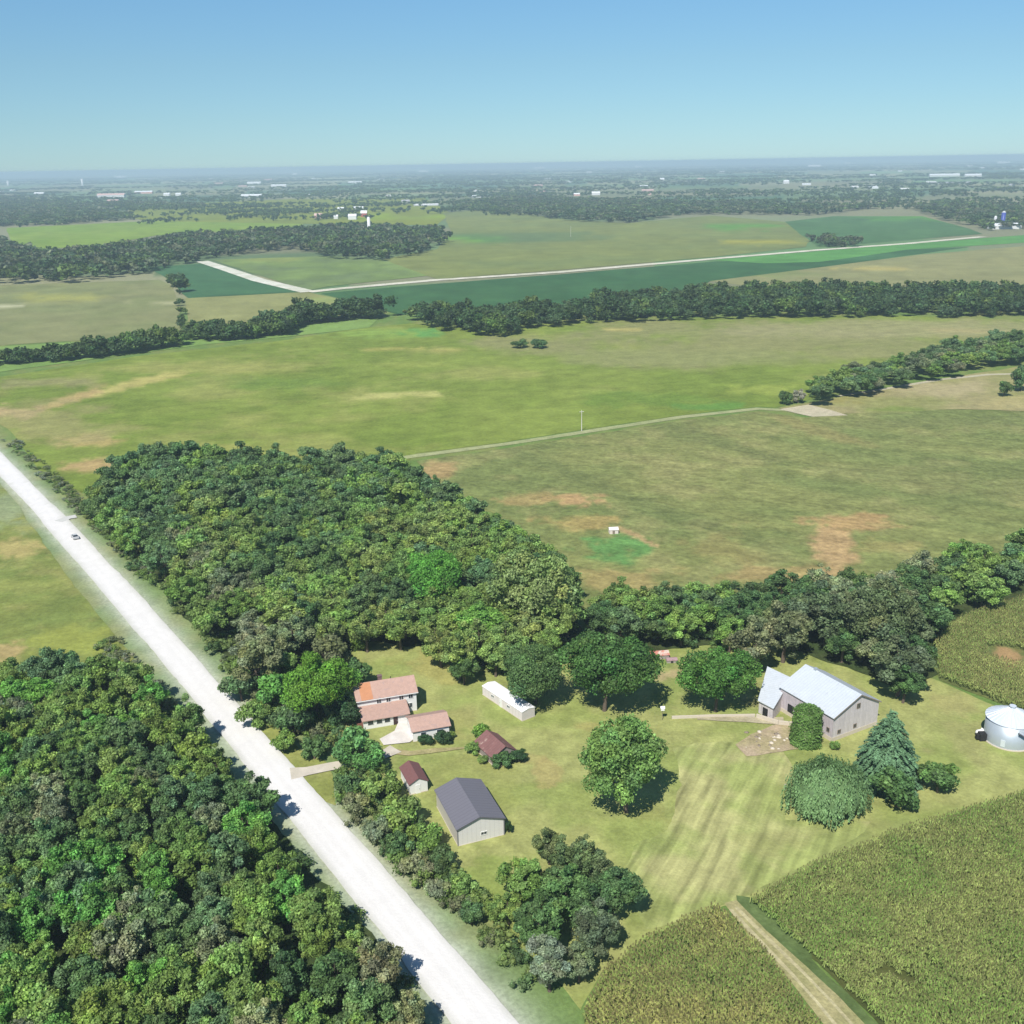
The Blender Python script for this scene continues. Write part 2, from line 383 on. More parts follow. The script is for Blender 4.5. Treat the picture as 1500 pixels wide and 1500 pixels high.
# -- big bean field
F('bean_field', [(-60, 566), (0, 552), (200, 522), (420, 498), (520, 482), (600, 474), (700, 482), (860, 470), (1100, 464), (1300, 462), (1620, 472), (1620, 505), (1420, 520), (1240, 560),
  (1190, 585), (1135, 597), (1110, 596), (1000, 608), (850, 630), (740, 648), (610, 664), (560, 720), (400, 740), (120, 722), (60, 690), (10, 628), (-60, 590)], .10,
  (132, 152, 80), (150, 166, 90), seed=13, sc=55, amt=.7, mat=M_BEAN, tan=(172, 174, 108), patches=[
  (190, 565, 75, 6, (195, 188, 120), .95, -.25), (100, 585, 60, 8, (205, 180, 130), .8, -.3), (20, 605, 45, 9, (205, 180, 140), .8), (120, 645, 60, 9, (200, 180, 125), .8),
  (130, 683, 60, 9, (205, 175, 130), .8), (40, 560, 90, 10, (160, 158, 115), .7), (570, 580, 75, 5, (195, 195, 125), .95, -.05), (320, 655, 60, 6, (175, 178, 105), .7),
  (580, 535, 80, 4, (160, 172, 95), .6), (600, 512, 60, 3, (185, 182, 110), .8), (570, 488, 90, 9, (150, 180, 95), .8), (1040, 595, 60, 5, (110, 160, 85), .7), (620, 488, 35, 5, (115, 172, 100), .9),
  (1150, 500, 400, 34, (156, 158, 110), .9), (1320, 480, 260, 16, (170, 168, 124), .8), (60, 620, 110, 30, (172, 166, 118), .6), (300, 540, 120, 8, (176, 178, 108), .6), (920, 483, 30, 3, (195, 185, 120), .8), (1050, 525, 220, 12, (155, 162, 108), .7),
  (1130, 570, 60, 10, (165, 180, 95), .8), (960, 585, 120, 10, (118, 150, 78), .6), (1400, 485, 90, 3, (190, 180, 130), .7), (420, 560, 120, 10, (120, 150, 80), .5)])
# -- lane between the fields, pale
def poly_strip(px, w):
    P = [at(*p) for p in px]; L = []; Rr = []
    for i, p in enumerate(P):
        d = (P[min(i + 1, len(P) - 1)] - P[max(i - 1, 0)]).normalized(); n = Vector((-d.y, d.x, 0)); ww = w[i] if isinstance(w, (list, tuple)) else w
        L.append(tuple((p + n * ww / 2)[:2])); Rr.append(tuple((p - n * ww / 2)[:2]))
    return L + Rr[::-1]
def strip(name, px, w, z, base, alt=None, mat=None, seed=0, wob=.15, dd=0, sc=6):
    return sheet(name, poly_strip(px, w), z, mat or M_SOIL, painter(S(*base, dist=dd), (), S(*alt, dist=dd) if alt else None, sc, .6, seed), wob, world=True)
# -- corn field in the middle right
F('corn_field', [(610, 676), (740, 657), (850, 640), (1000, 616), (1110, 603), (1180, 612), (1260, 604), (1400, 600), (1620, 606), (1620, 800), (1500, 830), (1300, 880), (1000, 900), (900, 920), (840, 880),
  (800, 800), (720, 750), (640, 710)], .12, (134, 146, 86), (152, 156, 94), seed=14, sc=26, amt=.75, mat=M_CORNF, tan=(172, 168, 110), streak=(0.86, -0.5), patches=[
  (635, 690, 35, 20, (195, 165, 115), .8), (850, 735, 45, 12, (205, 170, 120), .9), (770, 730, 50, 10, (190, 165, 110), .7), (850, 765, 60, 14, (190, 165, 105), .7),
  (1225, 800, 38, 48, (205, 172, 124), .85), (1250, 765, 60, 14, (200, 165, 115), .8), (1300, 800, 60, 10, (170, 160, 100), .6), (1060, 800, 60, 30, (165, 155, 98), .6),
  (900, 850, 90, 22, (185, 165, 108), .7), (1150, 840, 90, 14, (190, 162, 110), .6), (1180, 625, 110, 7, (165, 155, 100), .6, .3), (1060, 650, 200, 14, (116, 128, 76), .6, .3),
  (850, 700, 150, 10, (118, 130, 78), .5, .4), (1400, 700, 160, 30, (126, 136, 82), .5), (1000, 760, 120, 14, (118, 130, 78), .5, .3), (1400, 620, 200, 9, (135, 142, 88), .6), (900, 802, 50, 20, (112, 160, 88), .95), (940, 790, 30, 4, (205, 175, 125), .8, .5)])
strip('lane', [(560, 675), (610, 668), (740, 651), (850, 634), (1000, 611), (1110, 599), (1170, 602)], 4.8, .15, (186, 190, 140), (165, 175, 118), seed=16)
F('dry_pasture', [(1140, 598), (1240, 580), (1400, 552), (1500, 536), (1620, 512), (1620, 606), (1400, 600), (1260, 606), (1180, 608)], .17, (172, 166, 122), (150, 160, 98), seed=17, sc=20, mat=M_YARD,
  patches=[(1390, 570, 90, 12, (190, 180, 140), .9), (1310, 600, 60, 4, (135, 155, 88), .8), (1480, 590, 50, 10, (190, 180, 130), .8), (1230, 588, 40, 4, (170, 165, 105), .7)])
F('gravel_pad', [(1142, 600), (1185, 593), (1215, 600), (1242, 609), (1190, 611)], .20, (215, 205, 178), (200, 195, 165), seed=18, sc=5, mat=M_SOIL)
strip('gravel_track', [(1225, 581), (1290, 571), (1380, 556), (1450, 549), (1620, 545)], [2.5, 3.5, 4.0, 4.0, 4.0], .21, (212, 205, 175), (195, 190, 160), seed=19)
# -- left field beyond the road, right field, two corn fields in front
F('bean_field', [(-120, 680), (0, 706), (52, 780), (110, 860), (165, 925), (195, 965), (160, 990), (0, 1010), (-160, 1010)], .11, (145, 155, 82), (128, 148, 78), seed=20, sc=18, mat=M_BEAN, tan=(180, 176, 108),
  patches=[(30, 805, 32, 14, (200, 185, 120), .9), (5, 955, 30, 16, (205, 180, 125), .8), (110, 940, 60, 22, (170, 178, 88), .8), (20, 860, 60, 10, (165, 172, 95), .7), (10, 740, 60, 30, (165, 180, 140), .7)])
FIELD_R = [(1368, 945), (1400, 915), (1450, 893), (1620, 850), (1720, 980), (1620, 1085), (1500, 1046), (1430, 1018), (1376, 996)]
FIELD_B = [(1096, 1326), (1200, 1270), (1330, 1218), (1500, 1168), (1640, 1128), (1900, 1350), (1900, 1720), (1500, 1720), (1335, 1560), (1288, 1502), (1190, 1405)]
FIELD_M = [(1050, 1335), (950, 1380), (885, 1430), (856, 1490), (860, 1560), (900, 1640), (1290, 1640), (1190, 1500), (1125, 1408)]
F('corn_field', FIELD_R, .10, (110, 125, 72), (130, 135, 80), seed=21, sc=12, mat=M_SOIL, patches=[(1475, 965, 26, 14, (195, 160, 115), .9)])
F('corn_field', FIELD_B, .11, (85, 100, 55), (110, 112, 65), seed=22, sc=10, mat=M_SOIL)
F('corn_field', FIELD_M, .12, (85, 100, 55), (110, 112, 65), seed=23, sc=10, mat=M_SOIL)
# -- lawn of the farmstead
YARD = [(400, 935), (560, 905), (700, 940), (900, 935), (1000, 930), (1120, 945), (1340, 985), (1376, 999), (1430, 1022), (1500, 1050), (1640, 1090), (1640, 1125), (1500, 1164), (1330, 1214), (1200, 1266), (1090, 1320), (1058, 1326),
        (945, 1376), (880, 1426), (850, 1480), (820, 1440), (720, 1350), (560, 1190), (490, 1110), (400, 1010)]
F('lawn', YARD, .06, (180, 184, 114), (160, 174, 96), seed=24, sc=11, amt=.8, mat=M_YARD, patches=[
  (1200, 1250, 160, 40, (152, 165, 98), .7, -.35), (1440, 1080, 70, 30, (172, 172, 110), .8), (1150, 1030, 70, 10, (185, 175, 125), .6), (980, 1010, 40, 30, (150, 165, 90), .8),
  (980, 990, 30, 8, (200, 180, 135), .8), (640, 970, 60, 30, (185, 180, 108), .8), (760, 1110, 60, 8, (188, 178, 115), .7, .1), (800, 1130, 18, 22, (190, 175, 115), .7), (700, 1290, 60, 40, (150, 170, 85), .7),
  (950, 1190, 40, 18, (175, 175, 105), .5), (900, 1065, 70, 6, (185, 178, 110), .7), (660, 1060, 50, 25, (180, 176, 110), .6), (700, 1150, 80, 50, (160, 165, 92), .5), (940, 970, 40, 14, (140, 168, 85), .8), (1400, 1030, 40, 22, (182, 178, 115), .8)])
F('mown_lawn', [(985, 1095), (1060, 1085), (1150, 1100), (1165, 1150), (1150, 1200), (1280, 1205), (1200, 1262), (1085, 1312), (950, 1362), (920, 1290), (930, 1240), (970, 1215), (995, 1150)], .09,
  (194, 193, 130), (160, 176, 98), seed=25, sc=9, amt=.7, mat=M_LAWN, wob=1.2, patches=[(930, 1330, 60, 18, (160, 170, 100), .8), (1140, 1235, 60, 20, (178, 178, 115), .6), (900, 1235, 60, 20, (140, 160, 82), .8)])
F('verge_grass', [(362, 1040), (400, 1062), (440, 1098), (482, 1118), (492, 1180), (470, 1172), (442, 1142), (400, 1090)], .07, (165, 168, 98), (148, 160, 82), seed=26, sc=6, mat=M_YARD)
F('green_strip', [(1080, 1318), (1106, 1318), (1192, 1405), (1290, 1502), (1400, 1640), (1340, 1640), (1288, 1560), (1250, 1500), (1160, 1400)], .13, (112, 132, 80), (96, 118, 68), seed=27, sc=4, mat=M_YARD, wob=1.3)
strip('dirt_path', [(1070, 1322), (1110, 1368), (1165, 1422), (1205, 1465), (1240, 1505), (1300, 1580), (1360, 1660)], [2.2, 3.0, 4.0, 5.2, 5.6, 6, 6], .14, (190, 182, 132), (168, 168, 112), seed=28, sc=3)
strip('rut', [(1078, 1330), (1120, 1371), (1175, 1424), (1216, 1466), (1252, 1506), (1310, 1580)], .55, .16, (214, 205, 162), (205, 195, 150), seed=29, wob=.1)
strip('rut', [(1070, 1333), (1105, 1371), (1158, 1426), (1196, 1468), (1230, 1510), (1290, 1585)], .55, .165, (214, 205, 162), (205, 195, 150), seed=30, wob=.1)
# -- forest floors
M_FLOOR = ground_mat('woodland_floor', fine=.5, fine_scale=.8, mid=.4, mid_scale=.2, bump=.5)
WOOD_L = [(-120, 1000), (60, 985), (185, 985), (250, 1040), (318, 1105), (345, 1150), (425, 1240), (520, 1345), (585, 1440), (640, 1520), (700, 1620), (720, 1750), (-200, 1750)]
WOOD_C = [(130, 735), (150, 690), (235, 668), (330, 680), (480, 680), (600, 705), (640, 735), (720, 765), (800, 815), (835, 870), (860, 940), (750, 985), (640, 950), (540, 940), (470, 980), (490, 1080), (430, 1075), (352, 985), (305, 935), (250, 880), (185, 800)]
WOOD_R = [(850, 900), (950, 900), (1060, 880), (1230, 870), (1290, 860), (1400, 838), (1560, 815), (1560, 860), (1480, 890), (1385, 910), (1365, 985), (1330, 1010), (1250, 985), (1130, 940), (1060, 945), (960, 955), (880, 960)]
for i, wp in enumerate((WOOD_L, WOOD_C, WOOD_R)):
    F('woodland_floor', wp, .18 + .01 * i, (70, 88, 48), (84, 92, 56), seed=31 + i, sc=6, mat=M_FLOOR, wob=1.5)

# ------------------------------------------------------------------ roads
M_GRAVEL = ground_mat('gravel', fine=.10, fine_scale=2.5, mid=.06, mid_scale=.25, bump=.15, rough=.9)
def gravel_paint(x, y):
    d = road_dist(x, y); n = fbm(x, y, 3, 50)[:, None]; C = np.array([[.645, .63, .61]]) * np.ones((len(x), 1))
    tr = (np.exp(-((np.abs(d) - 1.1) / .45) ** 2) + .6 * np.exp(-((np.abs(d) - 2.6) / .5) ** 2))[:, None]
    C = C * (1 - .05 * n) * (0.94 + .06 * tr)
    e = np.clip((np.abs(d) - (ROAD_HALF - 1.4)) / 1.4, 0, 1)[:, None] * (.3 + .7 * n)
    return C * (1 - .45 * e) + np.array(S(165, 172, 138))[None] * .45 * e
_ts = list(range(-160, 420, 12)) + [700, 1400]
road_poly = [tuple(_c + RD * t + RN * (road_off(t) + ROAD_HALF)) for t in _ts] + [tuple(_c + RD * t + RN * (road_off(t) - ROAD_HALF)) for t in _ts[::-1]]
sheet('road', road_poly, .26, M_GRAVEL, gravel_paint, .35, 'wide straight white gravel road running diagonally past the woods', world=True)
strip('driveway', [(426, 1135), (450, 1131), (484, 1124), (520, 1118), (560, 1108), (580, 1098)], [4.5, 3.2, 3, 3, 3, 4], .28, (232, 222, 205), (215, 208, 188), mat=M_GRAVEL, seed=40)
strip('driveway', [(566, 1100), (600, 1105), (640, 1100), (690, 1096)], [2.5, 2.5, 2, .8], .24, (200, 185, 140), (180, 175, 118), seed=41, wob=.4)
strip('driveway', [(1020, 1052), (1090, 1055), (1150, 1058)], [2, 3, 4], .24, (205, 195, 165), (190, 180, 145), seed=42, wob=.5)
strip('side_entrance', [(85, 765), (100, 759), (112, 757)], 4, .28, (230, 230, 225), mat=M_GRAVEL, seed=43)
strip('far_road', [(296, 383), (330, 394), (380, 411), (452, 428)], 17, .45, (240, 240, 228), (200, 205, 180), dd=1200, seed=44, wob=0)
strip('far_road', [(452, 428), (500, 423), (640, 410.5), (820, 399), (1050, 379), (1200, 366.5), (1330, 357), (1440, 347)], 16, .46, (236, 233, 218), (190, 195, 165), dd=1300, seed=45, wob=0)

# ------------------------------------------------------------------ foliage
M_LEAF = leaf_mat('leaves', .30)
M_NEEDLE = leaf_mat('needles', .1)
M_CROP = leaf_mat('crop_leaves', .3)
M_BARK = plain_mat('bark', (.11, .085, .065), .95, var=.3, scale=3, bump=.6)
M_PALEBARK = plain_mat('pale_bark', (.42, .39, .34), .9, var=.25, scale=3, bump=.4)

def quads(C, N, size, aspect=1.0, up=None):
    """square-ish leaf cards of several leaves at C facing N"""
    n = len(C); N = N / np.linalg.norm(N, axis=1, keepdims=True)
    if up is None: r = RNG.normal(size=(n, 3))
    else: r = up
    T = np.cross(N, r); T /= np.linalg.norm(T, axis=1, keepdims=True) + 1e-9; Bv = np.cross(N, T)
    s = (np.asarray(size) * .5)[:, None]
    k = RNG.uniform(.6, 1.15, (4, n, 1))
    V = np.stack([C - T * s * k[0] * .9, C - Bv * s * aspect * k[1], C + T * s * k[2] * .9, C + Bv * s * aspect * k[3]], 1)
    return V.reshape(-1, 3), np.arange(4 * n).reshape(-1, 4)
def ico(sub=1):
    bm = bmesh.new(); bmesh.ops.create_icosphere(bm, subdivisions=sub, radius=1.0)
    V = np.array([v.co[:] for v in bm.verts]); Fc = np.array([[v.index for v in f.verts] for f in bm.faces]); bm.free(); return V, Fc
ICO1 = ico(1); ICO2 = ico(2)

def crown_data(R, H, base, nl, nleaf, lsize, rng, style='round', core=.72, tint=.22, sz=1.0):
    """lobes on limbs, leaves on the lobes; returns V, quads, tris, col, lobes"""
    lobes = []; e1, e2, e3 = rng.uniform(0, 6.28, 3); ea = .20 if style == 'spread' else .14
    hc = (H - base) / 2; zc = base + hc
    for i in range(nl):
        for _ in range(30):
            d = rng.normal(size=3); d /= np.linalg.norm(d); rad = rng.uniform(.35, .80)
            if d[2] < -.55 and rng.random() < .6: continue
            q = np.array([d[0] * R * rad, d[1] * R * rad, d[2] * hc * rad])
            ph = math.atan2(d[1], d[0]); q[:2] *= 1 + ea * math.sin(ph + e1) + ea * .8 * math.sin(2 * ph + e2) + ea * .5 * math.sin(4 * ph + e3); q[2] *= 1 + ea * math.sin(2 * ph + e3)
            if style == 'spread': q[2] = q[2] * .8 + hc * .1
            r = R * sz * rng.uniform(.24, .42) * (1.05 - .25 * abs(d[2]))
            if all(np.linalg.norm(q - l[0]) > .45 * (r + l[1]) for l in lobes) or _ > 25: break
        lobes.append((q, r))
    L = np.array([np.r_[q + [0, 0, zc], r] for q, r in lobes]); L[:, 2] = np.maximum(L[:, 2], base * .8 + L[:, 3] * .6)
    w = L[:, 3] ** 2; w /= w.sum(); idx = rng.choice(len(L), nleaf, p=w)
    d = rng.normal(size=(nleaf, 3)); d[:, 2] = d[:, 2] + .25; d /= np.linalg.norm(d, axis=1, keepdims=True)
    # lumps inside a lobe
    lump = 1 + .22 * np.sin(d[:, 0] * 5 + idx) * np.sin(d[:, 1] * 5 + idx * 2.1) + .12 * np.sin(d[:, 2] * 9 + idx)
    rr = L[idx, 3] * (rng.uniform(.80, 1.12, nleaf)) * lump
    P = L[idx, :3] + d * rr[:, None] * np.array([1.05, 1.05, .9])
    keep = np.ones(nleaf, bool)
    for k in range(len(L)):
        keep &= ~((np.linalg.norm(P - L[k, :3], axis=1) < L[k, 3] * .72) & (idx != k))
    P = P[keep]; d = d[keep]; ii = idx[keep]; n = len(P)
    N = d + rng.normal(size=(n, 3)) * .7
    V, Q = quads(P, N, rng.uniform(.65, 1.35, n) * lsize)
    lt = 1 + rng.normal(0, tint * .6, len(L)); lc = np.stack([lt * (1 + rng.normal(0, .06, len(L))), lt, lt * (1 + rng.normal(0, .08, len(L)))], 1)
    c = lc[ii] * (1 + rng.normal(0, .26, (n, 1))); C = np.repeat(np.clip(c, .3, 2), 4, 0)
    iv, it = ICO1
    cv = (iv[None] * (L[:, 3] * core)[:, None, None] * (1 + rng.normal(0, .08, (len(L), len(iv), 1))) + L[:, None, :3]).reshape(-1, 3)
    ct = (it[None] + (np.arange(len(L)) * len(iv))[:, None, None]).reshape(-1, 3) + len(V)
    C = np.concatenate([C, np.repeat(np.clip(lc * .9, .3, 2), len(iv), 0)])
    return np.concatenate([V, cv]), Q, ct, C, L
def tube(V, Fq, p, q, r0, r1, n=7):
    p = np.array(p, float); q = np.array(q, float); d = q - p; d /= np.linalg.norm(d)
    a = np.cross(d, [0.3, .9, .1]); a /= np.linalg.norm(a); b = np.cross(d, a); s = sum(len(v) for v in V)
    t = np.arange(n) * 2 * np.pi / n; ring = np.cos(t)[:, None] * a + np.sin(t)[:, None] * b
    V.append(np.concatenate([p + ring * r0, q + ring * r1])); i = np.arange(n); j = (i + 1) % n
    Fq.append(np.stack([s + i, s + j, s + n + j, s + n + i], 1))
def trunk_mesh(R, H, base, L, rng, lean=0):
    V = []; Fq = []; r = .018 * H + .05; top = np.array([rng.normal(0, .3), rng.normal(0, .3), H * .62]); fork = np.array([top[0] * .4, top[1] * .4, max(base * .9, H * .22)])
    tube(V, Fq, (0, 0, -.4), fork * [.5, .5, .5] * 1.0, r * 1.35, r * 1.05, 9); tube(V, Fq, fork * .5, fork, r * 1.05, r * .95, 9); tube(V, Fq, fork, top, r * .95, r * .35, 8)
    for l in L[:8]:
        st = fork + (top - fork) * rng.uniform(0, .6); mid = (st + l[:3]) / 2 + [0, 0, -.05 * H]
        tube(V, Fq, st, mid, r * .5, r * .33, 6); tube(V, Fq, mid, l[:3], r * .33, r * .12, 6)
    return np_mesh('trunk', np.concatenate(V), np.concatenate(Fq), smooth=True)

PROTO = {}
def proto(kind, R, H, base, nl, nleaf, ls, n, style='round', **kw):
    PROTO[kind] = []
    for i in range(n):
        rng = np.random.default_rng(abs(hash(kind)) % 1 + 100 * len(PROTO) + i)
        V, Q, T, C, L = crown_data(R, H, base, nl, nleaf, ls, rng, style, **kw)
        PROTO[kind].append((np_mesh('crown', V, [Q, T], C), trunk_mesh(R, H, base, L, rng)))
        PROTO[kind][-1][0].materials.append(M_LEAF); PROTO[kind][-1][1].materials.append(M_BARK)
proto('wood', 5.0, 13.0, 1.4, 40, 9000, .42, 11, sz=.58, core=.55, tint=.34)
proto('bushy', 3.0, 5.2, .4, 14, 3000, .40, 5, sz=.85, core=.6)
proto('hero', 9.0, 16.0, 1.0, 66, 27000, .45, 4, 'spread', sz=.56, core=.5)

# conifer: tiers of drooping boughs
def conifer(R, H, seed):
    rng = np.random.default_rng(seed); P = []; N = []; S_ = []; z = .8; pts = []
    while z < H - .3:
        rad = R * max(.04, 1 - (z / H) ** 2.0) ** .95 * rng.uniform(.8, 1.12); nb = max(5, int(rad * 5))
        for k in range(nb):
            a = rng.uniform(0, 6.283); Lb = rad * rng.uniform(.75, 1.1)
            for s in np.arange(.25, Lb, .22):
                dr = -.28 * s - .03 * s * s
                for _ in range(4):
                    w = (1 - s / Lb) * .6 + .2
                    off = rng.normal(0, w * .5)
                    P.append((math.cos(a) * s - math.sin(a) * off, math.sin(a) * s + math.cos(a) * off, z + dr + rng.normal(0, .10)))
                    N.append((math.cos(a) * .35 + rng.normal(0, .3), math.sin(a) * .35 + rng.normal(0, .3), 1)); S_.append(rng.uniform(.25, .5))
        z += rng.uniform(.3, .55)
    P = np.array(P); V, Q = quads(P, np.array(N), np.array(S_), 1.4); n = len(P)
    C = np.repeat(1 + rng.normal(0, .18, (n, 1)) * np.ones((1, 3)), 4, 0)
    tv = []; tf = []; tube(tv, tf, (0, 0, -.3), (0, 0, H * .5), .3, .16, 9); tube(tv, tf, (0, 0, H * .5), (0, 0, H - .2), .16, .03, 8)
    cr = np_mesh('crown', V, Q, np.clip(C, .4, 1.7)); cr.materials.append(M_NEEDLE)
    tr = np_mesh('trunk', np.concatenate(tv), np.concatenate(tf), smooth=True); tr.materials.append(M_BARK)
    return cr, tr
def willow(R, H, seed):
    rng = np.random.default_rng(seed); P = []; N = []; S_ = []
    for k in range(900):
        a = rng.uniform(0, 6.283); u = rng.uniform(0, 1) ** .6; rr = R * (.15 + .85 * u) * rng.uniform(.82, 1.05) * (1 + .10 * math.sin(2 * a + 1) + .07 * math.sin(5 * a))
        zt = H * math.sqrt(max(.02, 1 - (rr / R / 1.2) ** 2)) * rng.uniform(.82, 1.03) * (1 + .08 * math.sin(3 * a + rr)) + .4; L = rng.uniform(.45, .95) * (zt - .5) if u > .5 else rng.uniform(1, 3)
        x, y = math.cos(a) * rr, math.sin(a) * rr; s = 0.
        while s < L:
            P.append((x + rng.normal(0, .14), y + rng.normal(0, .14), zt - s)); N.append((math.cos(a) + rng.normal(0, .5), math.sin(a) + rng.normal(0, .5), .5 + rng.normal(0, .3))); S_.append(rng.uniform(.22, .42)); s += .18
    P = np.array(P); N = np.array(N); V, Q = quads(P, N, np.array(S_), 2.0, up=np.tile([0., 0., 1.], (len(P), 1)) + rng.normal(0, .15, (len(P), 3))[:, :])
    iv, it = ICO2; cv = iv * np.array([R * .8, R * .8, H * .42]) * (1 + rng.normal(0, .05, (len(iv), 1))) + [0, 0, H * .45]
    C = np.concatenate([np.repeat(1 + rng.normal(0, .15, (len(P), 1)) * np.ones((1, 3)), 4, 0), np.full((len(iv), 3), .7)])
    cr = np_mesh('crown', np.concatenate([V, cv]), [Q, it + len(V)], np.clip(C, .4, 1.7)); cr.materials.append(M_LEAF)
    tv = []; tf = []; tube(tv, tf, (0, 0, -.3), (0, 0, H * .35), .55, .4, 9)
    for k in range(5):
        a = k * 1.26; tube(tv, tf, (0, 0, H * .35), (math.cos(a) * R * .4, math.sin(a) * R * .4, H * .75), .3, .1, 6)
    tr = np_mesh('trunk', np.concatenate(tv), np.concatenate(tf), smooth=True); tr.materials.append(M_BARK)
    return cr, tr

TREE_COUNT = [0]
GREENS = dict(mid=(90, 112, 58), bright=(108, 132, 66), dark=(66, 88, 52), blue=(74, 96, 62), grey=(98, 106, 78), olive=(98, 114, 64), yellow=(112, 130, 70), brown=(90, 100, 72), spruce=(68, 94, 64), silver=(108, 116, 98), willow=(88, 112, 76), deep=(44, 66, 40))
def gcol(name, rng=random, var=.14, dist=0):
    if isinstance(name, str): c = GREENS[name]
    else: c = name
    b = S(*c) * 3.2
    b = b * min(1.0, .30 / b.max())
    v = 1 + rng.uniform(-var, var)
    return (float(b[0] * v * (1 + rng.uniform(-.08, .08))), float(b[1] * v), float(b[2] * v * (1 + rng.uniform(-.1, .1))), 1)
def put_tree(name, loc, crown, trunk, sx, sz, rz, color, label, cat, group=None, tw=True):
    t = empty(name, loc, rz); tag(t, label, cat, group)
    c = bpy.data.objects.new('foliage' if cat in ('shrub', 'bush') else 'crown', crown); COL.objects.link(c); c.parent = t; c.scale = (sx, sx, sz); c.color = color
    if tw:
        k = bpy.data.objects.new('trunk', trunk); COL.objects.link(k); k.parent = t; k.scale = (sx, sx, sz)
    TREE_COUNT[0] += 1
    return t
def tree(px, py, rpx, col, label, kind='wood', name='broadleaf_tree', cat='tree', hf=None, group=None, var=.08):
    """crown centre in photo pixels and its half width; the foot is found under it"""
    H = 10.0
    for _ in range(4):
        c = at(px, py, H * .5); q = proj(np.array(c)); R = rpx * q[2] / FPX
        H = (hf * R * 2) if hf else {'wood': 2.1, 'hero': 1.75, 'bushy': 1.5}[kind] * R
    R0, H0 = {'wood': (5.0, 13.0), 'bushy': (3.0, 5.2), 'hero': (9.0, 16.0)}[kind]
    cr, tr = random.choice(PROTO[kind])
    return put_tree(name, (c.x, c.y, 0), cr, tr, R / R0, H / H0, random.uniform(0, 6.28), gcol(col, var=var), label, cat, group)

# ---- named trees of the farmstead
YL = [
 (919, 1122, 76, 'mid', 'large full maple standing alone in the middle of the mown lawn', 'hero'),
 (462, 1010, 62, (92, 130, 50), 'tall bright green tree left of the farmhouse', 'hero'),
 (679, 978, 26, 'dark', 'small dark round tree at the lawn edge between farmhouse and long white shed', 'wood'),
 (784, 988, 56, 'dark', 'dark tree leaning over the middle of the long white shed', 'hero'),
 (886, 984, 74, (58, 86, 44), 'wide dark green tree right of the long white shed', 'hero'),
 (1050, 996, 60, (66, 98, 42), 'dense green tree just left of the big barn', 'hero'),
 (1316, 1155, 42, 'dark', 'low dark bushy tree at the foot of the blue-green spruce', 'bushy'),
 (1376, 1140, 33, (72, 96, 52), 'small round bushy tree nearest the grain bin', 'bushy'),
 (1285, 905, 70, (74, 84, 58), 'tall grey-green oak behind the big barn', 'hero'),
 (1320, 975, 48, (72, 84, 60), 'round grey-green tree right behind the barn gable', 'wood'),
 (1150, 925, 48, (82, 92, 66), 'grey-green tree behind the metal roofed lean-to', 'wood'),
 (1105, 945, 44, (86, 94, 68), 'dusty grey-green tree between the dense green tree and the barn', 'wood'),
 (1212, 900, 52, (66, 80, 54), 'tall dark tree behind the barn roof ridge', 'wood'),
 (780, 870, 78, (104, 120, 72), 'huge pale cottonwood with a light trunk rising above the woodland edge', 'hero'),
 (640, 850, 55, (76, 122, 52), 'bright green tree at the woodland edge above the back lawn', 'hero'),
 (700, 920, 42, (84, 118, 54), 'light green tree at the upper corner of the back lawn', 'wood'),
 (805, 1240, 30, (74, 88, 56), 'upright tree at the top of the clump by the grey pole barn', 'wood'),
 (862, 1258, 36, (82, 96, 66), 'grey-green tree at the top right of the clump by the lane', 'wood'),
 (770, 1295, 42, (84, 108, 56), 'light green tree on the lawn side of the roadside clump', 'wood'),
 (830, 1310, 46, (66, 92, 50), 'middle tree of the roadside clump', 'wood'),
 (900, 1310, 44, (58, 80, 48), 'dark tree on the mown lawn side of the clump', 'wood'),
 (790, 1360, 50, (70, 92, 54), 'broad tree at the road side of the clump', 'wood'),
 (875, 1360, 44, (76, 86, 66), 'shaded grey tree at the cornfield side of the clump', 'wood'),
 (835, 1272, 40, (66, 84, 50), 'dark tree between the two upper trees of the roadside clump', 'wood'),
 (800, 1300, 34, 'dark', 'dark tree in the upper heart of the roadside clump', 'wood'),
 (860, 1335, 40, (60, 80, 50), 'very dark tree in the heart of the roadside clump', 'wood'),
 (745, 1328, 30, 'mid', 'tree at the left tip of the roadside clump nearest the road', 'wood'),
 (848, 1410, 34, 'grey', 'greyish tree at the bottom right of the clump against the cornfield', 'wood'),
 (805, 1415, 44, 'silver', 'silvery grey-leaved tree at the bottom of the clump', 'wood'),
]
for px, py, r, c, lab, kd in YL:
    tree(px, py, r, c, lab, kd, name={'bushy': 'bushy_tree'}.get(kd, 'broadleaf_tree'), hf=1.05 if px == 919 else None)
def solo(px, py, cr_tr, R, name, col, label, sc=1.0):
    p = at(px, py); return put_tree(name, (p.x, p.y, 0), cr_tr[0], cr_tr[1], sc, sc, .4, gcol(col, var=.02), label, 'tree')
solo(1297, 1143, conifer(7.6, 16.5, 3), 6, 'spruce_tree', 'spruce', 'big blue-green spruce in front of the barn gable')
solo(1210, 1184, willow(8.3, 9.4, 5), 8, 'willow_tree', 'willow', 'round weeping willow with drooping branches on the lawn edge')

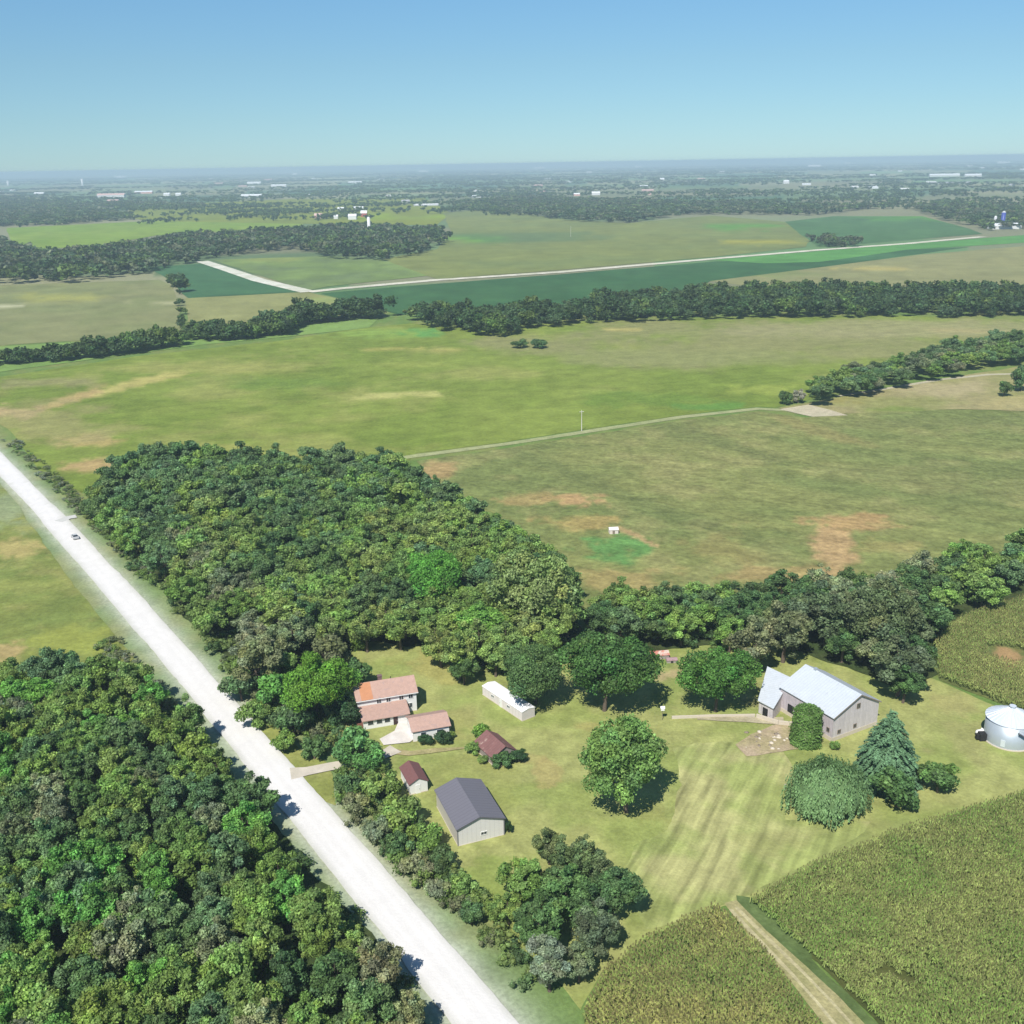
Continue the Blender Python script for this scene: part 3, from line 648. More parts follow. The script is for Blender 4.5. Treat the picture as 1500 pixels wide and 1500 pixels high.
# ---- fillings: trees in the woods, spaced apart
def fill(polypx, z, spacing, jitter=.25, seed=1, margin=None):
    P = gp(polypx, z); a = np.array(P); lo = a.min(0); hi = a.max(0); rng = random.Random(seed); pts = []
    ny = int((hi[1] - lo[1]) / (spacing * .866)) + 1
    for j in range(ny):
        for i in range(int((hi[0] - lo[0]) / spacing) + 2):
            x = lo[0] + (i + (.5 if j % 2 else 0)) * spacing + rng.uniform(-1, 1) * spacing * jitter; y = lo[1] + j * spacing * .866 + rng.uniform(-1, 1) * spacing * jitter
            if inpoly(np.array([x]), np.array([y]), P)[0]: pts.append((x, y))
    return pts
def seen(x, y, z=8, m=90):
    px, py, d = proj(np.array([x, y, z])); return -m < px < 1500 + m and py < 1500 + m * 1.3
CAND = []
CW_ = dict(dark='dark green', deep='very dark', blue='bluish green', mid='mid green', bright='bright green', olive='olive green', brown='brownish green', grey='grey-green', yellow='yellow-green')
def wood_tree(x, y, R, H, col, label, group, rng, name='broadleaf_tree'):
    px, py, d = proj(np.array([x, y, H * .6])); w = CW_.get(col, 'fresh green') if isinstance(col, str) else 'fresh green'
    if 'left of the road' in group:
        rd = road_dist(x, y)
        where = 'on the left woodland roadside edge' if rd > -12 else 'inside the left woodland'
        where += ', near the bottom' if py > 1330 else ', upper part' if py < 1120 else ', middle part'
        if rd <= -12: where += ', far left' if px < 130 else ''
    elif 'behind the farmhouse' in group:
        rd = road_dist(x, y)
        where = 'on the central woodland roadside edge' if rd < 24 else 'at the central woodland far edge' if py < 715 else 'inside the central woodland' if py < 840 else 'in the central woodland above the farmhouse'
    elif 'belt' in group: where = 'in the tree belt ' + ('left of the barn' if px < 1090 else 'behind the barn' if px < 1370 else 'running off to the right edge')
    else: where = 'in the thick hedgerow above the gravel track'
    CAND.append((R * FPX / d, x, y, R, H, col, w + ' tree ' + where, group, rng.randrange(10 ** 6)))
def emit_trees(nmax):
    CAND.sort(key=lambda c: -c[0]); rest = []; by = {}
    for i, c in enumerate(CAND[:nmax]): by.setdefault(c[6], []).append((proj(np.array([c[1], c[2], c[4] * .6]))[0], i))
    od = ['leftmost', 'second from left', 'third from left', 'fourth from left', 'fifth from left', 'sixth from left']
    for l, m in by.items():
        if 1 < len(m) <= 6:
            for k, (_, i) in enumerate(sorted(m)): c = list(CAND[i]); c[6] = l + ', ' + ('rightmost' if k == len(m) - 1 else od[k]); CAND[i] = tuple(c)
    for i, (s, x, y, R, H, col, label, group, sd) in enumerate(CAND):
        rng = random.Random(sd)
        if i < nmax: real_tree(x, y, R, H, col, label, group, rng)
        else: g = gcol(col, rng, .16); rest.append((x, y, R, H, g[:3]))
    return rest
def real_tree(x, y, R, H, col, label, group, rng, name='broadleaf_tree'):
    cr, tr = rng.choice(PROTO['wood']); put_tree(name, (x, y, 0), cr, tr, R / 5.0, H / 13.0, rng.uniform(0, 6.28), gcol(col, rng, .16), label, 'tree', group)
rl = random.Random(5)
LW = [(-80, 990), (60, 975), (180, 975), (245, 1020), (300, 1075), (335, 1120), (415, 1215), (520, 1330), (580, 1430), (620, 1520), (670, 1640), (-120, 1640)]
for x, y in fill(LW, 7, 7.2, seed=2):
    if not seen(x, y): continue
    d = road_dist(x, y)
    if d > -ROAD_HALF - 5.6: continue
    R = rl.uniform(3.7, 5.7); n = float(fbm(np.array([x]), np.array([y]), 30, 61)[0])
    if d > -11: col = rl.choice(['olive', 'brown', 'grey', 'mid']); R *= .8
    else: col = rl.choice(['mid', 'bright', (78, 116, 54), 'blue'] if n > .5 else ['mid', 'blue', 'dark', 'mid', 'grey'])
    wood_tree(x, y, R, R * rl.uniform(1.3, 1.6) + rl.uniform(3.5, 6.5), col, 'one of the leafy trees filling the dense woodland left of the gravel road', 'trees of the woodland left of the road', rl)
nL = len(CAND)
CW = [(140, 720), (165, 680), (235, 655), (330, 670), (420, 668), (480, 662), (560, 672), (605, 690), (650, 725), (720, 752), (790, 795), (825, 845), (850, 925), (770, 960), (700, 975), (640, 940), (560, 905), (530, 950), (470, 925), (420, 960), (350, 1000), (292, 945), (240, 885), (190, 825), (145, 770)]
for x, y in fill(CW, 8, 8.6, seed=3):
    if road_dist(x, y) < ROAD_HALF + 6.5: continue
    n = float(fbm(np.array([x]), np.array([y]), 34, 67)[0]); pp = proj(np.array([x, y, 8])); px, py = pp[0], pp[1]
    R = rl.uniform(4.6, 6.9)
    if py < 740 or px < 260: col = rl.choice(['dark', 'blue', 'blue', 'mid'])
    elif road_dist(x, y) < 30: col = rl.choice(['olive', 'grey', 'brown', 'mid'])
    else: col = rl.choice(['olive', 'bright', 'mid', 'yellow', 'olive'] if n > .5 else ['dark', 'mid', 'blue', 'mid'])
    wood_tree(x, y, R, R * rl.uniform(1.3, 1.7) + rl.uniform(3, 5.5), col, 'one of the trees filling the woodland between the road and the bean field', 'trees of the woodland behind the farmhouse', rl)
nC = len(CAND)
RW = [(850, 890), (900, 875), (955, 870), (1000, 862), (1080, 850), (1180, 862), (1245, 840), (1300, 835), (1400, 815), (1520, 795), (1560, 800), (1540, 840), (1440, 865), (1385, 890), (1365, 960), (1330, 1000), (1285, 970), (1200, 930), (1120, 925), (1060, 935), (960, 935), (880, 945)]
for x, y in fill(RW, 6, 8.8, seed=4):
    pp = proj(np.array([x, y, 6])); R = rl.uniform(4.4, 6.2)
    col = rl.choice(['grey', 'dark', 'brown', 'dark']) if pp[0] > 1080 and pp[0] < 1370 else rl.choice(['dark', 'mid', 'mid', 'blue'])
    wood_tree(x, y, R, R * rl.uniform(1.9, 2.3), col, 'one of the trees in the belt behind the farmyard beside the middle cornfield', 'trees of the belt behind the farmyard', rl)
HW = [(1192, 560), (1240, 545), (1310, 530), (1400, 505), (1520, 488), (1540, 512), (1440, 530), (1340, 550), (1260, 572), (1200, 580)]
for x, y in fill(HW, 6, 11.5, seed=5):
    R = rl.uniform(5.5, 7.2); wood_tree(x, y, R, R * rl.uniform(1.7, 2.0), rl.choice(['dark', 'mid', 'brown', 'blue']), 'one of the trees in the thick hedgerow above the gravel track', 'trees of the hedgerow at the right', rl)
nH = len(CAND); print('TREES left', nL, 'centre', nC - nL, 'total', nH)
REST = emit_trees(272)

# ---- shrubs along the road and around the sheds
SH = [(375, 965, 30, 'mid', 'mid green roadside bush highest up the road, opposite the left woodland top'), (352, 1005, 30, 'blue', 'bluish bush leaning towards the road above the driveway mouth'),
      (400, 1010, 34, (78, 120, 60), 'fresh green bush between the road and the tall bright tree'), (372, 1045, 26, 'mid', 'mid green bush at the road end of the grass strip above the driveway'),
      (430, 1055, 34, 'blue', 'bluish bush at the foot of the tall bright tree'), (415, 1085, 22, 'bright', 'small bright green bush on the grass strip above the driveway'), (460, 1095, 24, 'dark', 'dark bush just above the driveway mouth'),
      (515, 1095, 34, (84, 128, 72), 'large pale green bush overhanging the driveway on its upper side'), (545, 1110, 28, (84, 128, 72), 'pale green bush between the driveway and the narrow white shed'),
      (512, 1150, 26, 'blue', 'bluish bush just below the driveway mouth'), (560, 1150, 34, 'mid', 'big mid green bush left of the narrow white shed'), (520, 1180, 24, 'grey', 'greyish bush on the road side below the driveway mouth'),
      (590, 1190, 34, 'mid', 'big mid green bush below the narrow white shed'), (552, 1215, 26, 'grey', 'greyish roadside bush level with the top of the pole barn roof'), (625, 1225, 28, 'mid', 'mid green bush touching the long wall of the grey pole barn'),
      (585, 1240, 26, 'dark', 'dark roadside bush left of the grey pole barn'), (612, 1270, 26, 'grey', 'greyish roadside bush below left of the grey pole barn'), (650, 1262, 26, 'dark', 'dark bush at the lower left corner of the grey pole barn'),
      (640, 1305, 22, 'grey', 'small greyish bush by the road below the pole barn'), (680, 1300, 26, 'mid', 'mid green bush on the lawn below the pole barn'), (690, 1338, 24, 'dark', 'dark bush by the road just above the big clump'),
      (725, 1335, 22, 'mid', 'mid green bush touching the upper left of the big clump'),
      (480, 955, 36, (84, 92, 60), 'brownish bush behind the tall bright tree'), (520, 985, 26, 'dark', 'dark bush against the left end of the two storey house'), (505, 1040, 30, 'deep', 'very dark bush at the left end of the front wing'),
      (530, 930, 26, 'mid', 'mid green bush at the left top of the back lawn'), (440, 930, 30, 'brown', 'brownish bush at the woodland edge above the tall bright tree'), (470, 905, 30, 'olive', 'olive green bush in the woodland edge above the back lawn')]
for px, py, r, c, lab in SH:
    tree(px, py, r, c, lab, 'bushy', 'shrub', 'shrub', group='bushes between the road and the farm buildings', hf=.82)
for px, py, r, c, lab, hf in [
    (703, 1072, 17, (92, 122, 52), 'light green bush at the back left corner of the rusty roofed shed', .7), (694, 1095, 13, 'mid', 'small bush against the left eave of the rusty roofed shed', .8),
    (735, 1113, 20, 'dark', 'dark bush in front of the rusty roofed shed', .6), (760, 1108, 16, 'deep', 'dark bush at the right end of the rusty roofed shed', .6),
    (708, 1112, 10, 'mid', 'low bush at the front corner of the rusty roofed shed', .6),
    (625, 1083, 15, 'deep', 'left half of the dark clipped hedge in front of the garage wing', .55), (648, 1081, 16, 'deep', 'right half of the dark clipped hedge in front of the garage wing', .55),
    (1138, 1012 + 20, 8, 'mid', 'small bush at the foot of the lean-to', .8), (1222, 1092, 10, 'mid', 'small bush at the front corner of the barn', .7),
    (1472, 568, 12, 'dark', 'dark round bush alone on the dry pasture', 1.1), (1497, 553, 18, 'dark', 'dark tree cut by the right edge on the dry pasture', 1.1),
    (1150, 582, 12, 'dark', 'dark bush at the left end of the hedgerow near the gravel pad', .9), (1170, 580, 12, (118, 118, 98), 'greyish bare bush beside the gravel pad', .9),
    (762, 503, 14, 'dark', 'left low bush standing in the bean field below the far tree line', .5), (788, 503, 14, 'dark', 'right low bush standing in the bean field below the far tree line', .5),
    (135, 745, 20, 'blue', 'bush at the far corner of the woodland beside the road', .9), (640, 714, 16, 'dark', 'single dark bush sticking out into the tan corner of the cornfield', 1.2),
    (660, 1078, 8, 'mid', 'small bush at the right corner of the garage wing', .8)]:
    tree(px, py, r, c, lab, 'bushy', 'shrub', 'shrub', hf=hf)

# ---- masses: far woods and undergrowth, each one stuff object
def mass(name, items, label, leafn=260, ls=1.1, mat=None, proto_n=5, R0=5., H0=10., base=1.2, nl=8, sz=1.0):
    """items: (x, y, R, H, colour)"""
    ps = [crown_data(R0, H0, base, nl, leafn, ls, np.random.default_rng(900 + i), core=.7, sz=sz)[:4] for i in range(proto_n)]
    Vs = []; Qs = []; Ts = []; Cs = []; o = 0
    for i, (x, y, R, H, c) in enumerate(items):
        V, Q, T, C = ps[i % proto_n]; a = random.uniform(0, 6.28); ca, sa = math.cos(a), math.sin(a)
        W = np.stack([(V[:, 0] * ca - V[:, 1] * sa) * R / R0 + x, (V[:, 0] * sa + V[:, 1] * ca) * R / R0 + y, V[:, 2] * H / H0], 1)
        Vs.append(W.astype(np.float32)); Qs.append(Q + o); Ts.append(T + o); Cs.append(C * np.array(c)[None, :3]); o += len(V)
    me = np_mesh(name, np.concatenate(Vs), [np.concatenate(Qs), np.concatenate(Ts)], np.concatenate(Cs))
    ob = link(name, me, mat or M_LEAF); tag(ob, label, None, None, 'stuff'); return ob
def fcol(c, rng, d, k=1.85):
    b = S(*(GREENS[c] if isinstance(c, str) else c), dist=0) * k * 1.35; v = rng.uniform(.82, 1.18); return (b[0] * v, b[1] * v, b[2] * v)
rf = random.Random(9); NEAR = []; FARL = []
W6 = [(590, 456), (650, 452), (690, 462), (760, 452), (860, 446), (880, 436), (960, 434), (1100, 424), (1250, 424), (1560, 424), (1560, 456), (1300, 456), (1100, 458), (900, 464), (800, 470), (720, 486), (650, 478)]
for x, y in fill(W6, 5, 12.5, seed=6, jitter=.35):
    R = rf.uniform(6, 10); NEAR.append((x, y, R, R * rf.uniform(1.5, 1.9), fcol(rf.choice(['dark', 'dark', 'dark', 'mid', 'blue']), rf, 800, 1.25)))
for (a, b, n, s) in [((0, 533), (120, 525), 26, 6), ((120, 525), (270, 505), 30, 7), ((270, 496), (300, 498), 8, 6), ((300, 500), (430, 488), 28, 8), ((380, 490), (470, 470), 22, 9), ((440, 472), (560, 464), 30, 9), ((252, 418), (268, 430), 5, 9), ((262, 430), (268, 490), 7, 4),
                     ((270, 488), (330, 492), 8, 5), ((-60, 540), (0, 533), 8, 5)]:
    for k in range(n):
        t = (k + rf.random()) / n; p = at(a[0] + (b[0] - a[0]) * t, a[1] + (b[1] - a[1]) * t + rf.uniform(-3, 3)); R = s * rf.uniform(.7, 1.3); NEAR.append((p.x, p.y, R, R * rf.uniform(1.3, 1.9), fcol(rf.choice(['dark', 'dark', 'mid', 'blue']), rf, 700, 1.3)))
FW = [([(-60, 350), (0, 352), (60, 375), (150, 368), (240, 350), (330, 345), (430, 340), (520, 332), (640, 338), (652, 352), (620, 368), (560, 378), (480, 375), (430, 362), (300, 376), (215, 396), (100, 410), (-60, 412)], 20),
      ([(-60, 288), (0, 288), (130, 302), (190, 320), (60, 328), (-60, 330)], 32), ([(110, 299), (190, 297), (300, 299), (300, 304), (180, 305)], 28),
      ([(665, 297), (760, 288), (900, 293), (1050, 297), (1290, 302), (1200, 313), (1000, 312), (920, 325), (840, 322), (750, 312), (670, 305)], 28),
      ([(1330, 303), (1440, 300), (1560, 303), (1560, 326), (1450, 335), (1380, 318)], 26), ([(1185, 350), (1215, 347), (1262, 356), (1240, 360), (1200, 357)], 14)]
for poly, sp in FW:
    for x, y in fill(poly, 4, sp, seed=7, jitter=.4):
        R = sp * rf.uniform(.42, .7); d = math.hypot(x, y); FARL.append((x, y, R, R * rf.uniform(1.2, 1.7) if sp < 25 else rf.uniform(10, 17), fcol(rf.choice(['dark', 'mid', 'grey', 'blue', 'brown']), rf, d, 1.15)))
# hedges, copses and shelter belts out to the horizon
for k in range(520):
    d = 2600 * math.exp(rf.uniform(0, 2.1)); th = rf.uniform(-.56, .56); x0, y0 = math.sin(th) * d, math.cos(th) * d
    L = d * rf.uniform(.02, .16); ang = rf.choice([-8, -8, 82, -2, 5]); W = d * .003 * rf.choice([.3, 1, 2.2]); n = int(min(40, L / (d * .0034)))
    for i in range(n):
        t = (i / n - .5) * L; a = math.radians(ang); R = max(7, d * .0028) * rf.uniform(.7, 1.5)
        FARL.append((x0 + math.cos(a) * t + rf.gauss(0, W), y0 + math.sin(a) * t + rf.gauss(0, W * 2), R, rf.uniform(9, 16), fcol(rf.choice(['dark', 'mid', 'blue']), rf, d, 1.2)))
mass('tree_line', NEAR, 'dense dark line of trees and hedgerows crossing beyond the bean field', leafn=520, ls=1.15, nl=9)
mass('far_woodland', FARL, 'hazy far woods and shelter belts reaching to the horizon', leafn=70, ls=2.4, nl=5, proto_n=4)
mass('woodland', REST, 'trees massed in the far parts of the woods and the hedgerow', leafn=3600, ls=.62, nl=20, H0=13., base=3.0, sz=.8)
# undergrowth below the woods and along the verge
UG = []
for poly, sp, cl in ((LW, 5.2, ['mid', 'olive', 'dark']), (CW, 6.0, ['mid', 'olive', 'dark']), (RW, 6.0, ['dark', 'mid'])):
    for x, y in fill(poly, 3, sp, seed=12, jitter=.45):
        if not seen(x, y, 2) or abs(road_dist(x, y)) < ROAD_HALF + 3: continue
        R = rf.uniform(2., 3.4); UG.append((x, y, R, rf.uniform(2., 5.), fcol(rf.choice(cl), rf, 200)))
HS = [(500, 1085), (545, 1095), (585, 1165), (640, 1240), (690, 1300), (745, 1350), (800, 1440), (770, 1440), (700, 1365), (640, 1320), (560, 1240), (505, 1185), (495, 1120)]
HS2 = [(350, 985), (400, 970), (440, 1010), (500, 1060), (480, 1100), (420, 1070), (365, 1020)]
for hp in (HS, HS2):
    for x, y in fill(hp, 2, 3.0, seed=13, jitter=.45):
        R = rf.uniform(1.6, 2.6); UG.append((x, y, R, R * rf.uniform(1.2, 1.8), fcol(rf.choice(['mid', 'blue', 'mid', 'olive', 'grey']), rf, 200)))
t = -40
while t < 330:
    for side in (1, -1):
        for _ in range(4 if t < 200 else 2):
            p = _c + RD * (t + rf.uniform(0, 4)) + RN * (road_off(t) + side * (ROAD_HALF + rf.uniform(4.5, 11))); d = t
            if side > 0 and not (t > 60 or t < -5 and False): 
                if t > -8: continue
            if side < 0 and t > 20: continue
            if side > 0 and t > 270: continue
            R = rf.uniform(.8, 2.0); UG.append((p[0], p[1], R, R * rf.uniform(.9, 1.4), fcol(rf.choice(['olive', 'brown', 'silver', 'grey', 'mid']), rf, 200)))
    t += 3.4
mass('undergrowth', UG, 'tangled brush and saplings under and beside the woodland trees', leafn=340, ls=.75, nl=7, base=.3, H0=8)

# ---- standing crops
def crop(name, polypx, label, cols, h=2.3, row=.76, step=.42, ang=0.3, seed=1, bare=()):
    rng = np.random.default_rng(seed); P = gp(polypx); a = np.array(P); c0 = a.mean(0); rad = np.linalg.norm(a - c0, axis=1).max()
    u = np.arange(-rad, rad, step); v = np.arange(-rad, rad, row); U, Vv = np.meshgrid(u, v); U = U.ravel() + rng.uniform(-.2, .2, U.size); Vv = Vv.ravel() + rng.normal(0, .05, Vv.size)
    ca, sa = math.cos(ang), math.sin(ang); x = c0[0] + U * ca - Vv * sa; y = c0[1] + U * sa + Vv * ca
    k = inpoly(x, y, P); x = x[k]; y = y[k]
    q = proj(np.stack([x, y, np.ones(len(x))])); k = (q[0] > -30) & (q[0] < 1850) & (q[1] < 1680) & (q[1] > 0)
    k &= (fbm(x, y, 9, seed + 70) + rng.uniform(-.12, .12, len(x))) > .17
    x = x[k]; y = y[k]
    for bx, by, br in bare:
        p = at(bx, by); k = np.hypot(x - p.x, y - p.y) > br * rng.uniform(.7, 1.1, len(x)); x = x[k]; y = y[k]
    n = len(x); nl = 8; hh = h * (.75 + .35 * fbm(x, y, 6, seed + 5)) * rng.uniform(.85, 1.1, n)
    xs = np.repeat(x, nl); ys = np.repeat(y, nl); H = np.repeat(hh, nl); m = n * nl; a = rng.uniform(0, 6.283, m); z0 = H * rng.uniform(.45, .95, m)
    L = rng.uniform(.35, .62, m); d = np.stack([np.cos(a), np.sin(a)], 1); w = .055 * rng.uniform(.8, 1.6, m); s = np.stack([-np.sin(a), np.cos(a)], 1)
    def pt(f, z, sg): return np.stack([xs + d[:, 0] * L * f + s[:, 0] * w * sg, ys + d[:, 1] * L * f + s[:, 1] * w * sg, z], 1)
    V = np.stack([pt(0, z0, -.5), pt(0, z0, .5), pt(.5, z0 + .22, 1.2), pt(.5, z0 + .22, -1.2), pt(1, z0 - .1, .4), pt(1, z0 - .1, -.4)], 1).reshape(-1, 3)
    i = np.arange(m)[:, None] * 6; Q = np.concatenate([i + [0, 1, 2, 3], i + [3, 2, 4, 5]])
    mixn = np.clip((fbm(x, y, 7, seed + 9) - .35) * 3, 0, 1)[:, None]; base = np.array(S(*cols[0]))[None] * (1 - mixn) + np.array(S(*cols[1]))[None] * mixn
    base = base * rng.uniform(.8, 1.2, (n, 1)) * 2.75
    C = np.repeat(np.repeat(base, nl, 0), 6, 0)
    # tassels
    tv = np.stack([np.stack([x - .09, y, hh * .9], 1), np.stack([x + .09, y, hh * .9], 1), np.stack([x + .12, y + .05, hh + .3], 1), np.stack([x - .12, y - .05, hh + .3], 1)], 1).reshape(-1, 3)
    tq = np.arange(4 * n).reshape(-1, 4) + len(V); tc = np.repeat(np.array(S(*cols[2]))[None] * 1.4 * rng.uniform(.7, 1.2, (n, 1)), 4, 0)
    me = np_mesh(name, np.concatenate([V, tv]), [Q, tq], np.concatenate([C, tc])); o = link(name, me, M_CROP); tag(o, label, None, None, 'stuff'); print(name, n)
CC = [(104, 126, 64), (122, 132, 76), (146, 144, 98)]
crop('corn', FIELD_B, 'tall ripening corn filling the field at the lower right', CC, seed=1, ang=2.15, bare=[(1300, 1430, 1.6), (1325, 1440, 1.6)])
crop('corn', FIELD_M, 'ripening corn left of the two-rut dirt path', [(108, 124, 66), (132, 132, 78), (150, 142, 98)], seed=2, ang=2.15)
crop('corn', FIELD_R, 'corn standing behind the grain bin at the right edge', [(108, 124, 68), (128, 134, 80), (150, 142, 98)], seed=3, ang=.1, step=.7, bare=[(1478, 962, 6)])

# ------------------------------------------------------------------ buildings
class MB:
    def __init__(s): s.V = []; s.F = []
    def face(s, pts):
        o = len(s.V); s.V += [tuple(p) for p in pts]; s.F.append(tuple(range(o, o + len(pts))))
    def hexa(s, p):           # 8 corners: bottom 4 (ccw from above) then top 4
        o = len(s.V); s.V += [tuple(q) for q in p]
        for f in ((3, 2, 1, 0), (4, 5, 6, 7), (0, 1, 5, 4), (1, 2, 6, 5), (2, 3, 7, 6), (3, 0, 4, 7)): s.F.append(tuple(o + i for i in f))
    def box(s, x0, x1, y0, y1, z0, z1): s.hexa([(x0, y0, z0), (x1, y0, z0), (x1, y1, z0), (x0, y1, z0), (x0, y0, z1), (x1, y0, z1), (x1, y1, z1), (x0, y1, z1)])
    def slab(s, a, b, c, d, t):   # four top corners ccw from above, thickness downwards
        s.hexa([(*p[:2], p[2] - t) for p in (a, b, c, d)] + [a, b, c, d])
    def tube(s, p, q, r, n=8, r1=None):
        V = []; Fq = []; tube(V, Fq, p, q, r, r if r1 is None else r1, n); o = len(s.V); s.V += [tuple(v) for v in V[0]]
        s.F += [tuple(int(i) + o for i in f) for f in Fq[0]]; s.F.append(tuple(o + n - 1 - i for i in range(n))); s.F.append(tuple(o + n + i for i in range(n)))
    def cyl(s, cx, cy, z0, z1, r, n=48, cap=True, r1=None):
        r1 = r if r1 is None else r1; o = len(s.V)
        for z, rr in ((z0, r), (z1, r1)):
            for i in range(n): s.V.append((cx + math.cos(i * 2 * math.pi / n) * rr, cy + math.sin(i * 2 * math.pi / n) * rr, z))
        for i in range(n): j = (i + 1) % n; s.F.append((o + i, o + j, o + n + j, o + n + i))
        if cap: s.F.append(tuple(o + n + i for i in range(n)))
    def build(s, name, mat, parent=None, smooth=False):
        me = bpy.data.meshes.new(name); me.from_pydata(s.V, [], s.F)
        bm = bmesh.new(); bm.from_mesh(me); bmesh.ops.recalc_face_normals(bm, faces=bm.faces); bm.to_mesh(me); bm.free()
        if smooth:
            for p in me.polygons: p.use_smooth = len(p.vertices) == 4
        return link(name, me, mat, parent)

WH = (.74, .74, .72)
M_WHITE = plain_mat('white_siding', (.66, .66, .64), .7, var=.06, ribs=(2, .22, .12))
M_TRIM = plain_mat('white_trim', (.68, .68, .66), .6, var=.05)
M_SHINGLE = plain_mat('weathered_pink_shingles', S(212, 176, 160), .95, var=.22, scale=1.2, bump=.4, streak=.1, wear=(S(196, 168, 160), .56, 1.1))
M_SHINGLE_O = plain_mat('orange_patched_shingles', S(222, 158, 118), .95, var=.15, scale=1.2, bump=.4)
M_GLASS = plain_mat('window_glass', (.03, .04, .05), .12, var=.1, spec=.6)
M_DARK = plain_mat('dark_opening', (.02, .02, .02), .9, var=.1)
M_STEEL_D = plain_mat('charcoal_roof_steel', S(134, 132, 141), .5, var=.07, ribs=(1, .9, .22), spec=.4)
M_STEEL_W = plain_mat('galvanised_roof_steel', (.53, .57, .61), .45, metal=.15, var=.10, scale=.5, ribs=(1, .75, .14), streak=.1, wear=((.42, .44, .46), .62, .7))
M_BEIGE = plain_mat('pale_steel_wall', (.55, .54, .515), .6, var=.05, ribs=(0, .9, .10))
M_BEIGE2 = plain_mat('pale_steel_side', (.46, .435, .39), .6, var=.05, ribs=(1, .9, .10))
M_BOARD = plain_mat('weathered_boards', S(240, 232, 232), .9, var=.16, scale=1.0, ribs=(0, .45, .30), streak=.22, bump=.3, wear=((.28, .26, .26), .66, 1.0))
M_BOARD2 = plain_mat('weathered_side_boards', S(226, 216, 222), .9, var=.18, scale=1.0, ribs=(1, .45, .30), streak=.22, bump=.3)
M_CONC = plain_mat('concrete', S(236, 224, 204), .9, var=.12, scale=2, bump=.2)
M_RUST = plain_mat('rusty_red_roof', S(150, 108, 104), .85, var=.25, scale=1.0, ribs=(1, .7, .2), streak=.1, wear=((.36, .26, .22), .6, .8))
M_RUST2 = plain_mat('brown_red_shingles', S(140, 98, 96), .9, var=.2, scale=2, bump=.3)
M_GALV = plain_mat('galvanised_bin_wall', (.41, .46, .50), .42, metal=.35, var=.05, ribs=(2, .28, .16), spec=.5)
M_GALVR = plain_mat('galvanised_bin_roof', (.58, .63, .68), .38, metal=.2, var=.05)
M_BRICK = plain_mat('chimney_brick', (.16, .10, .10), .95, var=.2, scale=6)
M_WOOD = plain_mat('grey_wood', (.22, .18, .14), .95, var=.25, scale=4)

def face_box(mb, W, L, face, s0, s1, z0, z1, d0=.0, d1=.06):
    """a panel standing proud of one wall: face f front (v=0), l left (u=0), r right (u=W), b back"""
    if face == 'f': mb.box(s0, s1, -d1, -d0, z0, z1)
    elif face == 'b': mb.box(s0, s1, L + d0, L + d1, z0, z1)
    elif face == 'l': mb.box(-d1, -d0, s0, s1, z0, z1)
    else: mb.box(W + d0, W + d1, s0, s1, z0, z1)
def window(root, W, L, face, s0, s1, z0, z1, frame=M_TRIM):
    m = MB(); t = .09
    for a, b, c, d in ((s0 - t, s1 + t, z1, z1 + t), (s0 - t, s1 + t, z0 - t, z0), (s0 - t, s0, z0, z1), (s1, s1 + t, z0, z1), ((s0 + s1) / 2 - .03, (s0 + s1) / 2 + .03, z0, z1)):
        face_box(m, W, L, face, a, b, c, d, .0, .09)
    fr = m.build('window', frame, root); g = MB(); face_box(g, W, L, face, s0, s1, z0, z1, .0, .03); g.build('pane', M_GLASS, fr); return fr
def door(root, W, L, face, s0, s1, z1, mat, name='door', z0=.05):
    m = MB(); face_box(m, W, L, face, s0, s1, z0, z1, .0, .07); d = m.build(name, mat, root)
    h = MB(); face_box(h, W, L, face, s1 - .25, s1 - .15, z0 + .95, z0 + 1.05, .07, .13); h.build('handle', M_DARK, d); return d
